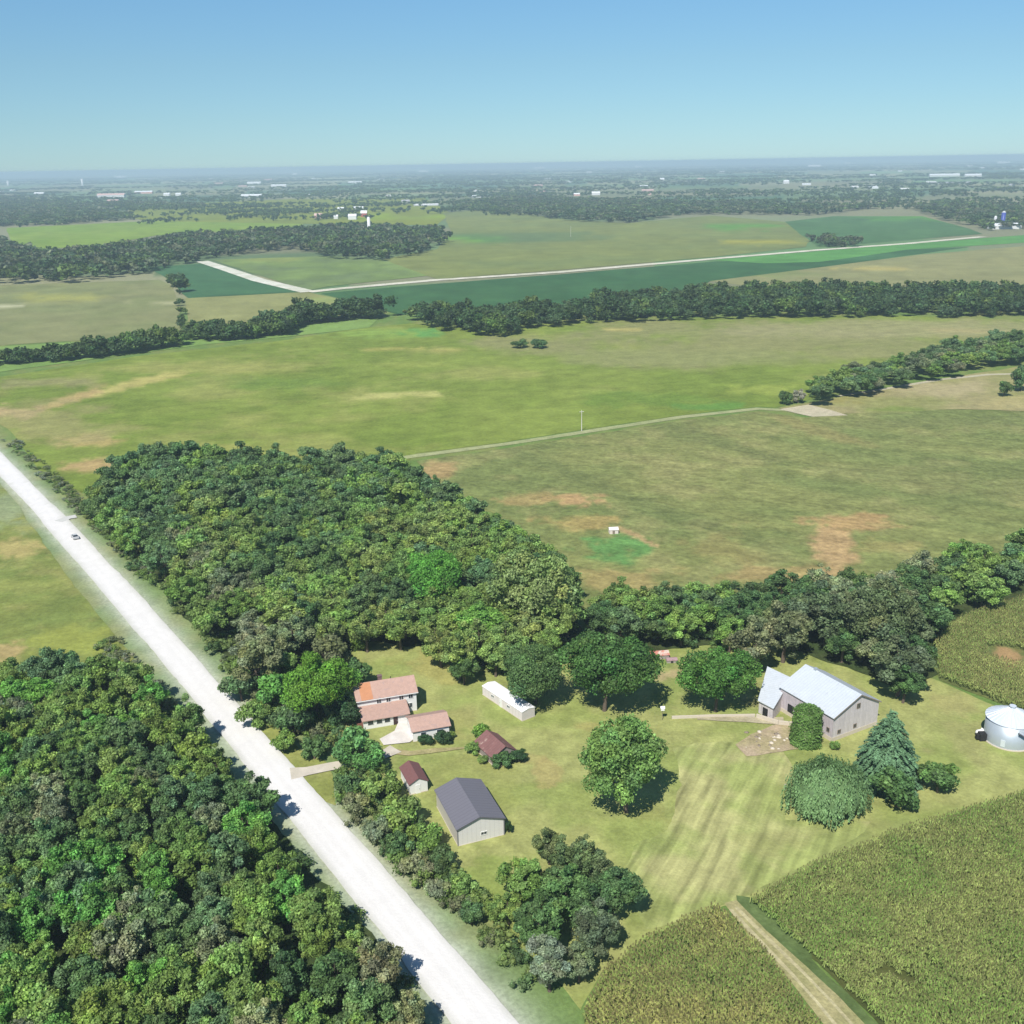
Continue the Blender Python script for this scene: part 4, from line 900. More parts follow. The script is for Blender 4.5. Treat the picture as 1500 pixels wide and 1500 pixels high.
def gable(name, org, ang, W, L, eave, ridge, axis, mw, mr, label, cat='building', over=.35, thick=.14, x0=0., y0=0., root=None, found=.25, pk=.5, mgable=None, roof_name='roof', mr2=None):
    """axis 'v': ridge runs away from the camera along v, gable in front; 'u': ridge along u"""
    if root is None: root = empty(name, (org[0], org[1], 0), ang); tag(root, label, cat)
    m = MB(); g = MB(); g2 = MB(); x1, y1 = x0 + W, y0 + L
    if axis == 'v':
        px = x0 + W * pk
        for y in (y0, y1): (g if mgable and y == y0 else g2 if mgable else m).face([(x0, y, -.3), (x1, y, -.3), (x1, y, eave), (px, y, ridge), (x0, y, eave)])
        m.face([(x0, y0, -.3), (x0, y1, -.3), (x0, y1, eave), (x0, y0, eave)]); m.face([(x1, y0, -.3), (x1, y1, -.3), (x1, y1, eave), (x1, y0, eave)])
        sl = (ridge - eave) / (px - x0); sr = (ridge - eave) / (x1 - px); up = .05 + thick; ya, yb = y0 - over, y1 + over
        r = MB(); r.slab((x0 - over, ya, eave - sl * over + up), (px, ya, ridge + up), (px, yb, ridge + up), (x0 - over, yb, eave - sl * over + up), thick)
        r2 = MB(); r2.slab((px + .004, ya, ridge + up - .002), (x1 + over, ya, eave - sr * over + up), (x1 + over, yb, eave - sr * over + up), (px + .004, yb, ridge + up - .002), thick)
    else:
        py = y0 + L * pk
        for x in (x0, x1): (g if mgable else m).face([(x, y0, -.3), (x, y1, -.3), (x, y1, eave), (x, py, ridge), (x, y0, eave)])
        m.face([(x0, y0, -.3), (x1, y0, -.3), (x1, y0, eave), (x0, y0, eave)]); m.face([(x0, y1, -.3), (x1, y1, -.3), (x1, y1, eave), (x0, y1, eave)])
        sl = (ridge - eave) / (py - y0); sr = (ridge - eave) / (y1 - py); up = .05 + thick; xa, xb = x0 - over, x1 + over
        r = MB(); r.slab((xa, y0 - over, eave - sl * over + up), (xb, y0 - over, eave - sl * over + up), (xb, py, ridge + up), (xa, py, ridge + up), thick)
        r2 = MB(); r2.slab((xa, py + .004, ridge + up - .002), (xb, py + .004, ridge + up - .002), (xb, y1 + over, eave - sr * over + up), (xa, y1 + over, eave - sr * over + up), thick)
    wl = m.build('wall', mw, root)
    if mgable: g.build('gable_wall', mgable, root); g2.build('gable_wall', mgable, root)
    r.F += [tuple(i + len(r.V) for i in f) for f in r2.F]; r.V += r2.V
    rf_ = r.build(roof_name, mr, root)
    if found:
        b = MB(); t = .06; b.box(x0 - t, x1 + t, y0 - t, y1 + t, -.3, found); b.build('foundation', M_CONC, root)
    return root, rf_
def a2(v): return math.atan2(v.y, v.x)

# grey pole barn
P0 = at(671, 1240); P1 = at(738.5, 1223); ang = a2(P1 - P0); PW = (P1 - P0).length; PL = 13.4
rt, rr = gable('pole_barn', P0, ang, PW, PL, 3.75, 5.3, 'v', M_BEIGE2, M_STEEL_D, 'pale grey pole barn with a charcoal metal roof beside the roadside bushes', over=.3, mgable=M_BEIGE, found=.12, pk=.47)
m = MB(); 
for y in (-.31,):
    sl = 1.55 / (PW * .47); m.hexa([(-.32, y - .06, 3.75 - .1 - .02), (PW * .47, y - .06, 5.3 - .02), (PW * .47, y, 5.3 - .02), (-.32, y, 3.63), (-.32, y - .06, 3.75 + .12), (PW * .47, y - .06, 5.3 + .22), (PW * .47, y, 5.3 + .22), (-.32, y, 3.87)])
    m.hexa([(PW * .47, y - .06, 5.28), (PW + .32, y - .06, 3.63), (PW + .32, y, 3.63), (PW * .47, y, 5.28), (PW * .47, y - .06, 5.52), (PW + .32, y - .06, 3.87), (PW + .32, y, 3.87), (PW * .47, y, 5.52)])
m.build('gable_trim', plain_mat('charcoal_trim', (.10, .10, .11), .6), rt)
for x in (0, PW): m = MB(); m.box(x - .08, x + .08, -.09, .05, .12, 3.6); m.build('corner_trim', plain_mat('charcoal_trim', (.18, .18, .19), .6), rt)
window(rt, PW, PL, 'f', PW * .50, PW * .50 + 1.1, 1.25, 1.85, M_TRIM)
door(rt, PW, PL, 'r', 2.0, 6.2, 3.1, M_BEIGE2, 'sliding_door')
# shrub at its right corner
pc = P1 + Vector((.9, .5, 0)); tcr, ttr = PROTO['bushy'][2]
put_tree('shrub', (pc.x, pc.y, 0), tcr, ttr, .34, .5, 0, gcol('deep'), 'small dark bush at the right corner of the grey pole barn', 'shrub')

# farmhouse: two storeys, a lower front wing and a garage wing
HA = math.radians(17); hu = Vector((math.cos(HA), math.sin(HA), 0)); hv = Vector((-math.sin(HA), math.cos(HA), 0))
HC = at(611, 1041); HW_, HL = 13.6, 7.6; HO = HC - hu * HW_
house, _ = gable('farmhouse', HO, HA, HW_, HL, 5.1, 7.2, 'u', M_WHITE, M_SHINGLE, 'two storey white farmhouse with faded pink shingle roofs, lower front wing and attached garage', 'house', over=.4)
m = MB(); z = lambda y: 5.1 + y * (2.1 / (HL / 2)) + .05 + .14 + .03
m.slab((.9, -.42, z(-.42)), (3.6, -.42, z(-.42)), (3.6, HL / 2 - .1, z(HL / 2 - .1)), (.9, HL / 2 - .1, z(HL / 2 - .1)), .03); m.build('roof_patch', M_SHINGLE_O, _)
m = MB(); m.box(5.6, 6.5, HL / 2 + .1, HL / 2 + .9, 6.2, 8.2); m.box(5.5, 6.6, HL / 2, HL / 2 + 1, 8.2, 8.35); m.build('chimney', M_BRICK, _)
m = MB(); m.tube((8.6, HL * .6, 6.6), (8.6, HL * .6, 7.5), .09); m.build('vent_pipe', M_DARK, _)
for s in (4.4, 6.6, 9.6, 11.8): window(house, HW_, HL, 'f', s, s + .95, 3.55, 4.65)
for s in (2.0, 5.0): window(house, HW_, HL, 'r', s, s + .9, 3.4, 4.5); window(house, HW_, HL, 'r', s, s + .9, 1.0, 2.2)
window(house, HW_, HL, 'f', 11.4, 12.5, 1.2, 2.3)
m = MB(); m.box(-.4, HW_ + .4, -.55, -.42, 4.83, 4.97); m.build('gutter', M_TRIM, house)
# front wing: mono-pitch roof, porch with dark windows
fw0, fw1, fd_ = .4, 10.6, -4.6
m = MB(); m.box(fw0, fw1, fd_, -.01, -.3, 2.55); m.build('front_wing_wall', M_WHITE, house)
m = MB(); m.slab((fw0 - .4, fd_ - .6, 2.55), (fw1 + .4, fd_ - .6, 2.55), (fw1 + .4, -.02, 3.5), (fw0 - .4, -.02, 3.5), .16); m.build('front_wing_roof', M_SHINGLE, house)
for s in (1.4, 3.4, 5.2):
    m = MB(); m.box(s - .1, s + 1.3, fd_ - .07, fd_, 1.0, 2.1); f_ = m.build('window', M_TRIM, house); m = MB(); m.box(s, s + 1.2, fd_ - .1, fd_ - .075, 1.08, 2.02); m.build('pane', M_GLASS, f_)
m = MB(); m.box(7.2, 8.2, fd_ - .08, fd_, .05, 2.1); dr = m.build('door', plain_mat('dark_door', (.05, .03, .03), .5), house); m = MB(); m.box(8.0, 8.08, fd_ - .14, fd_ - .085, 1.0, 1.1); m.build('handle', M_TRIM, dr)
m = MB(); m.box(fw0 - 1.3, fw0 - .01, fd_ + .6, fd_ + 2.4, -.3, 1.4); m.build('side_porch', plain_mat('red_brown_wood', (.18, .08, .06), .8), house)
# garage wing
g0 = at(606, 1087); rel = g0 - HO; gx, gy = rel.dot(hu), rel.dot(hv); GW = (at(656, 1073) - g0).dot(hu)
gable('x', None, 0, GW, 6.6, 2.7, 4.0, 'u', M_WHITE, M_SHINGLE, None, over=.4, x0=gx, y0=gy, root=house, found=.15, roof_name='garage_roof')
m = MB(); m.box(gx - .08, gx - .0, gy + 1.0, gy + 4.9, .05, 2.25)
gd = m.build('garage_door', plain_mat('garage_door_white', (.78, .78, .78), .6, ribs=(2, .55, .2)), house)
m = MB(); m.box(gx + 1.6, gx + 2.9, gy - .07, gy, 1.1, 2.1); m.box(gx + 5.2, gx + 6.8, gy - .07, gy, 1.1, 2.1); f_ = m.build('window', M_TRIM, house)
m = MB(); m.box(gx + 1.7, gx + 2.8, gy - .1, gy - .075, 1.18, 2.02); m.box(gx + 5.3, gx + 6.7, gy - .1, gy - .075, 1.18, 2.02); m.build('pane', M_GLASS, f_)
# link roof between front wing and garage
m = MB(); m.box(fw1 + .01, gx + 1.0, -3.6, -.01, -.3, 2.5); m.build('link_wall', M_WHITE, house)
m = MB(); m.slab((fw1 + .41, -4.0, 2.62), (gx + 1.2, -4.0, 2.62), (gx + 1.2, -.02, 3.42), (fw1 + .41, -.02, 3.42), .15); m.build('link_roof', M_SHINGLE, house)
# concrete apron in front of the garage
ap = [(556, 1084), (578, 1072), (585, 1056), (600, 1058), (607, 1084), (600, 1089), (562, 1093)]
sheet('driveway', ap, .30, M_GRAVEL, painter(np.array([.58, .54, .50]), (), np.array([.50, .47, .42]), 3, .5, 60), .05)

# small brown roofed shed by the driveway
c0 = at(601, 1165); 
sh, _ = gable('tool_shed', c0, HA + .08, 3.7, 6.6, 2.5, 3.5, 'v', M_WHITE, M_RUST2, 'narrow white shed with a brown shingle roof between driveway and pole barn', 'shed', over=.25)
door(sh, 3.7, 6.6, 'f', 1.2, 2.2, 2.05, M_TRIM); window(sh, 3.7, 6.6, 'l', 2.2, 3.1, 1.1, 1.8)
# rusty roofed shed amid bushes
c0 = at(722, 1122)
sh, _ = gable('old_shed', c0, HA + .25, 5.6, 7.4, 2.0, 3.7, 'v', plain_mat('old_boards', (.26, .22, .2), .95, var=.3, scale=1.5), M_RUST, 'old shed with a rusty red roof overgrown by bushes in the yard', 'shed', over=.3, pk=.55)
door(sh, 5.6, 7.4, 'f', 1.8, 3.2, 1.9, M_WOOD)
# long low white shed / trailer
a0 = at(765, 1057); b0 = at(707, 1018); vv = (b0 - a0); LL = vv.length; LA = math.atan2(vv.y, vv.x) - math.pi / 2
sh, _ = gable('long_shed', a0, LA, 3.6, LL, 2.3, 2.65, 'v', plain_mat('cream_panels', (.60, .55, .53), .7, var=.08, ribs=(1, 1.2, .12)), plain_mat('white_roof', (.80, .80, .82), .5, var=.05, ribs=(1, 1.2, .08)),
               'long low white shed half hidden under the dark trees', 'shed', over=.1)
window(sh, 3.6, LL, 'l', LL * .3, LL * .3 + 1.0, 1.2, 1.8); window(sh, 3.6, LL, 'l', LL * .7, LL * .7 + 1.0, 1.2, 1.8); door(sh, 3.6, LL, 'l', LL * .5, LL * .5 + .9, 2.05, M_TRIM)

# the big barn
B0 = at(1218, 1087); B1 = at(1284, 1062); BA = a2(B1 - B0); BW = (B1 - B0).length
be = 6.0; EL = at(1138, 1013, be); bv = Vector((-math.sin(BA), math.cos(BA), 0)); BL = (EL - Vector((B0.x, B0.y, be))).dot(bv) + 1.2; print('BARN', BW, BL, math.degrees(BA))
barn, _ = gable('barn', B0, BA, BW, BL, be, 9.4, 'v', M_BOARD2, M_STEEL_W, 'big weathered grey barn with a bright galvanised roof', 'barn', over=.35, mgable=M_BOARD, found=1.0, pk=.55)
m = MB(); m.box(.01, .01 + .001, 0, 0, 0, 0) if False else None
door(barn, BW, BL, 'l', 2.6, 5.8, 3.4, M_BOARD2, 'sliding_door', 1.0); door(barn, BW, BL, 'l', BL - 4.4, BL - 2.6, 3.0, M_DARK, 'doorway', 1.0); window(barn, BW, BL, 'l', .9, 1.6, 2.0, 2.9, M_WOOD)
window(barn, BW, BL, 'f', BW * .5, BW * .5 + .9, 6.2, 7.3, M_WOOD); window(barn, BW, BL, 'f', 1.6, 2.4, 1.6, 2.4, M_WOOD); window(barn, BW, BL, 'f', 6.4, 7.2, 1.6, 2.4, M_WOOD)
m = MB(); m.box(BW * .55 - .35, BW * .55 + .35, BL * .8, BL * .8 + .7, 9.3, 10.0); m.build('ridge_vent', M_GALV, _)
m = MB()
for yy in (-.37,):
    m.hexa([(-.37, yy - .05, 5.72), (BW * .55, yy - .05, 9.32), (BW * .55, yy, 9.32), (-.37, yy, 5.72), (-.37, yy - .05, 5.97), (BW * .55, yy - .05, 9.57), (BW * .55, yy, 9.57), (-.37, yy, 5.97)])
    m.hexa([(BW * .55, yy - .05, 9.32), (BW + .37, yy - .05, 5.72), (BW + .37, yy, 5.72), (BW * .55, yy, 9.32), (BW * .55, yy - .05, 9.57), (BW + .37, yy - .05, 5.97), (BW + .37, yy, 5.97), (BW * .55, yy, 9.57)])
m.build('gable_trim', M_WOOD, barn)
# lean-to: roof continues down from the barn's far end
q = [at(1110, 1026, 3.4), at(1133, 1038, 3.4), at(1160, 993, 6.2), at(1124, 976, 6.2)]
lt = empty('lean_to', (q[1].x, q[1].y, 0)); tag(lt, 'lower pale roofed wing at the left end of the big barn', 'barn wing')
loc = [p - Vector((q[1].x, q[1].y, 0)) for p in q]
m = MB(); m.slab(*[tuple(p) for p in loc], .14); m.build('roof', M_STEEL_W, lt)
ins = []; cc = sum((Vector(p) for p in loc), Vector()) / 4
for p in loc: d = Vector((p.x - cc.x, p.y - cc.y, 0)); ins.append(Vector((p.x, p.y, p.z)) - d.normalized() * .5)
m = MB(); m.hexa([(p.x, p.y, -.3) for p in ins] + [(p.x, p.y, p.z - .22) for p in ins]); m.build('wall', M_BOARD, lt)
m = MB(); e = (ins[1] - ins[0]); n_ = Vector((e.y, -e.x, 0)).normalized()
a_ = ins[0] + e * .3 + n_ * .02; b_ = ins[0] + e * .65 + n_ * .02
m.hexa([(a_.x, a_.y, .05), (a_.x + n_.x * .06, a_.y + n_.y * .06, .05), (b_.x + n_.x * .06, b_.y + n_.y * .06, .05), (b_.x, b_.y, .05), (a_.x, a_.y, 2.2), (a_.x + n_.x * .06, a_.y + n_.y * .06, 2.2), (b_.x + n_.x * .06, b_.y + n_.y * .06, 2.2), (b_.x, b_.y, 2.2)])
m.build('doorway', M_DARK, lt)
# vine covered silo
sc_ = at(1183, 1096); SR = 2.45; sc_ = sc_ + Vector((0, SR * .8, 0)); SHH = 8.0
sl_ = empty('vine_covered_silo', sc_[:]); tag(sl_, 'squat silo wrapped in green vines in front of the barn', 'silo')
m = MB(); m.cyl(0, 0, -.3, SHH, SR, 40); m.build('silo_wall', M_CONC, sl_)
rg = np.random.default_rng(4); n = 9000; a = rg.uniform(0, 6.283, n); zz = rg.uniform(0, SHH + .3, n); top = rg.random(n) < .22; rr_ = np.where(top, 1.12 * SR * np.sqrt(rg.random(n)), SR * (1 - .02 * zz) + np.abs(rg.normal(.05, .3, n)) + .75 * fbm(a * 2.2, zz, 1.7, 5) ** 1.5 + .4 * np.sin(a * 2 + zz * .7) ** 2)
zz = np.where(top, SHH - .2 + np.abs(rg.normal(.1, .2, n)) + 1.1 * np.clip(1 - (rr_ / SR) ** 2, 0, 1), zz); V, Q = quads(np.stack([np.cos(a) * rr_, np.sin(a) * rr_, zz], 1), np.stack([np.cos(a) * (~top), np.sin(a) * (~top), top * 1. + .3], 1) + rg.normal(0, .45, (n, 3)), rg.uniform(.25, .55, n))
o = link('vines', np_mesh('vines', V, Q, np.repeat(1 + rg.normal(0, .18, (n, 1)) * np.ones((1, 3)), 4, 0)), M_LEAF, sl_); o.color = gcol((72, 98, 48), var=.02)
# old low concrete walls of the cattle yard
def wall_run(px, h, t, label):
    P = [at(*p) for p in px]; o = P[0]; m = MB()
    for a, b in zip(P, P[1:]):
        d = (b - a).normalized(); n = Vector((-d.y, d.x, 0)) * t / 2; a_ = a - o; b_ = b - o
        m.hexa([(*(a_ - n)[:2], -.2), (*(b_ - n)[:2], -.2), (*(b_ + n)[:2], -.2), (*(a_ + n)[:2], -.2), (*(a_ - n)[:2], h), (*(b_ - n)[:2], h), (*(b_ + n)[:2], h), (*(a_ + n)[:2], h)])
    w_ = m.build('concrete_wall', M_CONC); w_.location = o; tag(w_, label, 'wall'); return w_
wall_run([(984, 1053), (1040, 1051), (1106, 1050)], .7, .35, 'long low pale concrete wall at the foot of the dense green tree left of the barn')
wall_run([(1108, 1052), (1140, 1062), (1163, 1064)], 1.1, .35, 'crooked low concrete wall below the lean-to')
sheet('gravel_pad', [(1078, 1092), (1100, 1076), (1130, 1062), (1168, 1056), (1170, 1098), (1130, 1104), (1095, 1108)], .20, M_SOIL, painter(S(208, 188, 158), (), S(180, 172, 120), 2.5, .6, 61), .6)
rb = random.Random(3); vb, fb = ICO1
for k in range(26):
    px, py = rb.uniform(1092, 1160), rb.uniform(1072, 1100); p = at(px, py); s = rb.uniform(.25, .6)
    V = vb * np.array([rb.uniform(.7, 1.3), rb.uniform(.7, 1.3), rb.uniform(.4, .7)]) * s * (1 + RNG.uniform(-.15, .15, (len(vb), 1)))
    o = link('rubble_block', np_mesh('rubble_block', V, fb), M_CONC if k % 3 else M_WOOD); o.location = (p.x, p.y, s * .25); tag(o, 'broken concrete lump lying on the rubble pad left of the vine covered silo', 'rubble', 'lumps on the rubble pad')

# grain bin
gb = at(1492, 1101); GR = 4.95; gh = 5.5; gc = gb + Vector((.55 * 0, GR, 0)); bn = empty('grain_bin', (gc.x, gc.y, 0)); tag(bn, 'round galvanised grain bin with a conical roof cut by the right edge', 'grain bin')
m = MB(); m.cyl(0, 0, .25, gh, GR, 64); m.build('wall', M_GALV, bn, True)
m = MB(); m.cyl(0, 0, -.3, .25, GR + .25, 64); m.build('foundation', M_CONC, bn)
m = MB(); m.cyl(0, 0, gh - .05, gh + 2.2, GR + .18, 64, True, .55); m.build('roof', M_GALVR, bn, False)
m = MB()
for i in range(28):
    a = i * 2 * math.pi / 28; m.tube((math.cos(a) * (GR + .15), math.sin(a) * (GR + .15), gh), (math.cos(a) * .6, math.sin(a) * .6, gh + 2.22), .05, 4)
m.build('roof_ribs', M_GALVR, bn)
m = MB(); m.cyl(0, 0, gh + 2.1, gh + 2.6, .5, 20); m.cyl(0, 0, gh + 2.6, gh + 2.75, .7, 20); m.build('roof_cap', M_GALVR, bn)
m = MB()
for i in range(26):
    a = math.radians(-98 + i * 2.7); z_ = gh - 1.0 - i * .165; r0, r1 = GR + .03, GR + .75
    m.hexa([(math.cos(a) * r0, math.sin(a) * r0, z_ - .08), (math.cos(a) * r1, math.sin(a) * r1, z_ - .08), (math.cos(a + .045) * r1, math.sin(a + .045) * r1, z_ - .08), (math.cos(a + .045) * r0, math.sin(a + .045) * r0, z_ - .08),
            (math.cos(a) * r0, math.sin(a) * r0, z_), (math.cos(a) * r1, math.sin(a) * r1, z_), (math.cos(a + .045) * r1, math.sin(a + .045) * r1, z_), (math.cos(a + .045) * r0, math.sin(a + .045) * r0, z_)])
m.build('stair', plain_mat('dark_steel', (.06, .07, .08), .6), bn)
m = MB()
for i in range(26):
    a = math.radians(-98 + i * 2.7); a_ = math.radians(-98 + (i + 1) * 2.7); z_ = gh - 1.0 - i * .165; r = GR + .75
    m.tube((math.cos(a) * r, math.sin(a) * r, z_ + .9), (math.cos(a_) * r, math.sin(a_) * r, z_ + .71), .035, 5)
    if i % 4 == 0: m.tube((math.cos(a) * r, math.sin(a) * r, z_), (math.cos(a) * r, math.sin(a) * r, z_ + .9), .03, 5)
m.build('handrail', plain_mat('galv_rail', (.3, .32, .34), .5), bn)
m = MB(); m.box(-GR - 1.5, -GR - .1, -.9, .6, .2, 1.8); m.box(-GR - 2.1, -GR - 1.5, -.6, .3, .5, 1.5); fan = m.build('fan_housing', M_DARK, bn)
# small door on the bin
m = MB(); m.box(-.45, .45, -GR - .1, -GR + .15, .6, 2.2); dd_ = m.build('door', M_GALVR, bn); dd_.rotation_euler = (0, 0, math.radians(-38))
# propane tank
pt = at(1437, 1077); tk = empty('propane_tank', (pt.x, pt.y, 0), .3); tag(tk, 'white horizontal gas tank on legs left of the grain bin', 'gas tank')
m = MB(); m.tube((-1.2, 0, 1.0), (1.2, 0, 1.0), .5, 20); m.tube((1.2, 0, 1.0), (1.5, 0, 1.0), .5, 20, .2); m.tube((-1.5, 0, 1.0), (-1.2, 0, 1.0), .2, 20, .5); m.build('tank', M_TRIM, tk, True)
for x in (-.8, .8): m = MB(); m.box(x - .1, x + .1, -.35, .35, -.1, .6); m.build('leg', M_CONC, tk)
m = MB(); m.cyl(0, 0, 1.45, 1.75, .2, 16); m.build('valve_cover', M_TRIM, tk)

# low rusty sheds at the tree edge behind the lawn
c0 = at(943, 968); s1, _ = gable('low_shed', c0, .12, 6.6, 2.6, 1.1, 1.7, 'u', plain_mat('grey_boards', (.3, .27, .24), .9), plain_mat('rust_red', (.42, .17, .13), .8, var=.35, scale=1.2, wear=((.5, .42, .36), .5, .8)),
      'low shed with a patchy rust red roof under the trees behind the farmyard', 'shed', over=.15, found=0)
door(s1, 6.6, 2.6, 'f', 3.0, 3.9, 1.0, M_DARK)
c0 = at(977, 972); s2, _ = gable('low_shed', c0, .05, 2.6, 1.6, .7, 1.05, 'u', plain_mat('grey_boards', (.3, .27, .24), .9), plain_mat('faded_purple_tin', (.30, .20, .21), .7, var=.2),
      'tiny low hutch with a dull purple roof right of the rust red shed', 'shed', over=.1, found=0)
door(s2, 2.6, 1.6, 'f', 1.0, 1.6, .6, M_DARK)
# bird house on a pole
p = at(970, 1055); bh = empty('bird_house', (p.x, p.y, 0)); tag(bh, 'white bird house on a thin pole in the lawn left of the dense green tree', 'bird house')
m = MB(); m.tube((0, 0, -.2), (0, 0, 2.6), .05, 8); m.build('pole', M_WOOD, bh)
m = MB(); m.box(-.4, .4, -.35, .35, 2.6, 3.2); m.hexa([(-.5, -.45, 3.2), (.5, -.45, 3.2), (.5, .45, 3.2), (-.5, .45, 3.2), (-.5, -.02, 3.6), (.5, -.02, 3.6), (.5, .02, 3.6), (-.5, .02, 3.6)]); m.build('box', M_TRIM, bh)
p = at(1150, 1158); m = MB(); m.box(-.14, .14, -.14, .14, -.2, 1.3); m.box(-.2, .2, -.2, .2, 1.3, 1.42); o = m.build('wooden_post', plain_mat('pinkish_post', (.5, .42, .36), .9)); o.location = (p.x, p.y, 0); tag(o, 'short pale post standing in the lawn left of the weeping willow', 'post')
# small pump house by the green patch in the cornfield
p = at(893, 783); ph, _ = gable('pump_house', p, .1, 3.0, 2.2, 1.5, 2.1, 'u', plain_mat('pink_white', (.62, .55, .50), .8), plain_mat('pale_tin', (.66, .6, .56), .6), 'tiny pale hut at the top edge of the bright green patch in the cornfield', 'hut', over=.15, found=0)
door(ph, 3.0, 2.2, 'f', 1.0, 1.8, 1.3, M_WOOD)

# a dusty car on the road
p = Vector((*(_c + RD * ((Vector(at(107, 790)[:2]) - Vector(_c)).dot(Vector(RD))) + RN * 1.4), 0)); ca_ = math.atan2(RD[1], RD[0]) - math.pi / 2
car = empty('car', (p.x, p.y, .27), ca_); tag(car, 'small grey car driving on the white gravel road', 'car')
m = MB(); 
prof = [(-2.2, .35), (-2.2, .85), (-1.4, .95), (-1.0, .95), (1.1, .95), (2.1, .85), (2.2, .35)]
for sx in (1,):
    L_ = [(-.88, y, z) for y, z in prof]; R_ = [(.88, y, z) for y, z in prof]; m.face(L_); m.face(R_[::-1])
    for i in range(len(prof)): j = (i + 1) % len(prof); m.face([L_[i], L_[j], R_[j], R_[i]])
m.build('body', plain_mat('grey_paint', (.42, .43, .44), .35, var=.03, spec=.5), car)
m = MB(); m.hexa([(-.8, -1.5, .94), (.8, -1.5, .94), (.8, 1.0, .94), (-.8, 1.0, .94), (-.62, -1.0, 1.45), (.62, -1.0, 1.45), (.62, .4, 1.45), (-.62, .4, 1.45)]); cab = m.build('window', M_GLASS, car)
m = MB(); m.box(-.63, .63, -1.0, .4, 1.452, 1.49); m.build('roof', plain_mat('grey_paint', (.42, .43, .44), .35), car)
for x in (-.88, .68):
    for y in (-1.4, 1.35): m = MB(); m.tube((x, y, .33), (x + .2, y, .33), .33, 16); m.build('wheel', M_DARK, car)

# utility poles
M_POLE = plain_mat('pale_pole', (.55, .53, .50), .85)
def pole(px, py, h, label):
    p = at(px, py); r = empty('utility_pole', (p.x, p.y, 0), .4); tag(r, label, 'utility pole'); m = MB(); m.tube((0, 0, -.3), (0, 0, h), .16 + h * .004, 8, .12); m.build('pole', M_POLE, r)
    m = MB(); m.box(-1.2, 1.2, -.08, .08, h - .9, h - .7); m.build('crossarm', M_POLE, r)
pole(852, 631, 10, 'thin pale pole standing on the lane between the two middle fields'); pole(836, 347, 17, 'pale pole in the far field below the dark woods'); pole(484, 352, 16, 'pale pole in front of the far white farm')

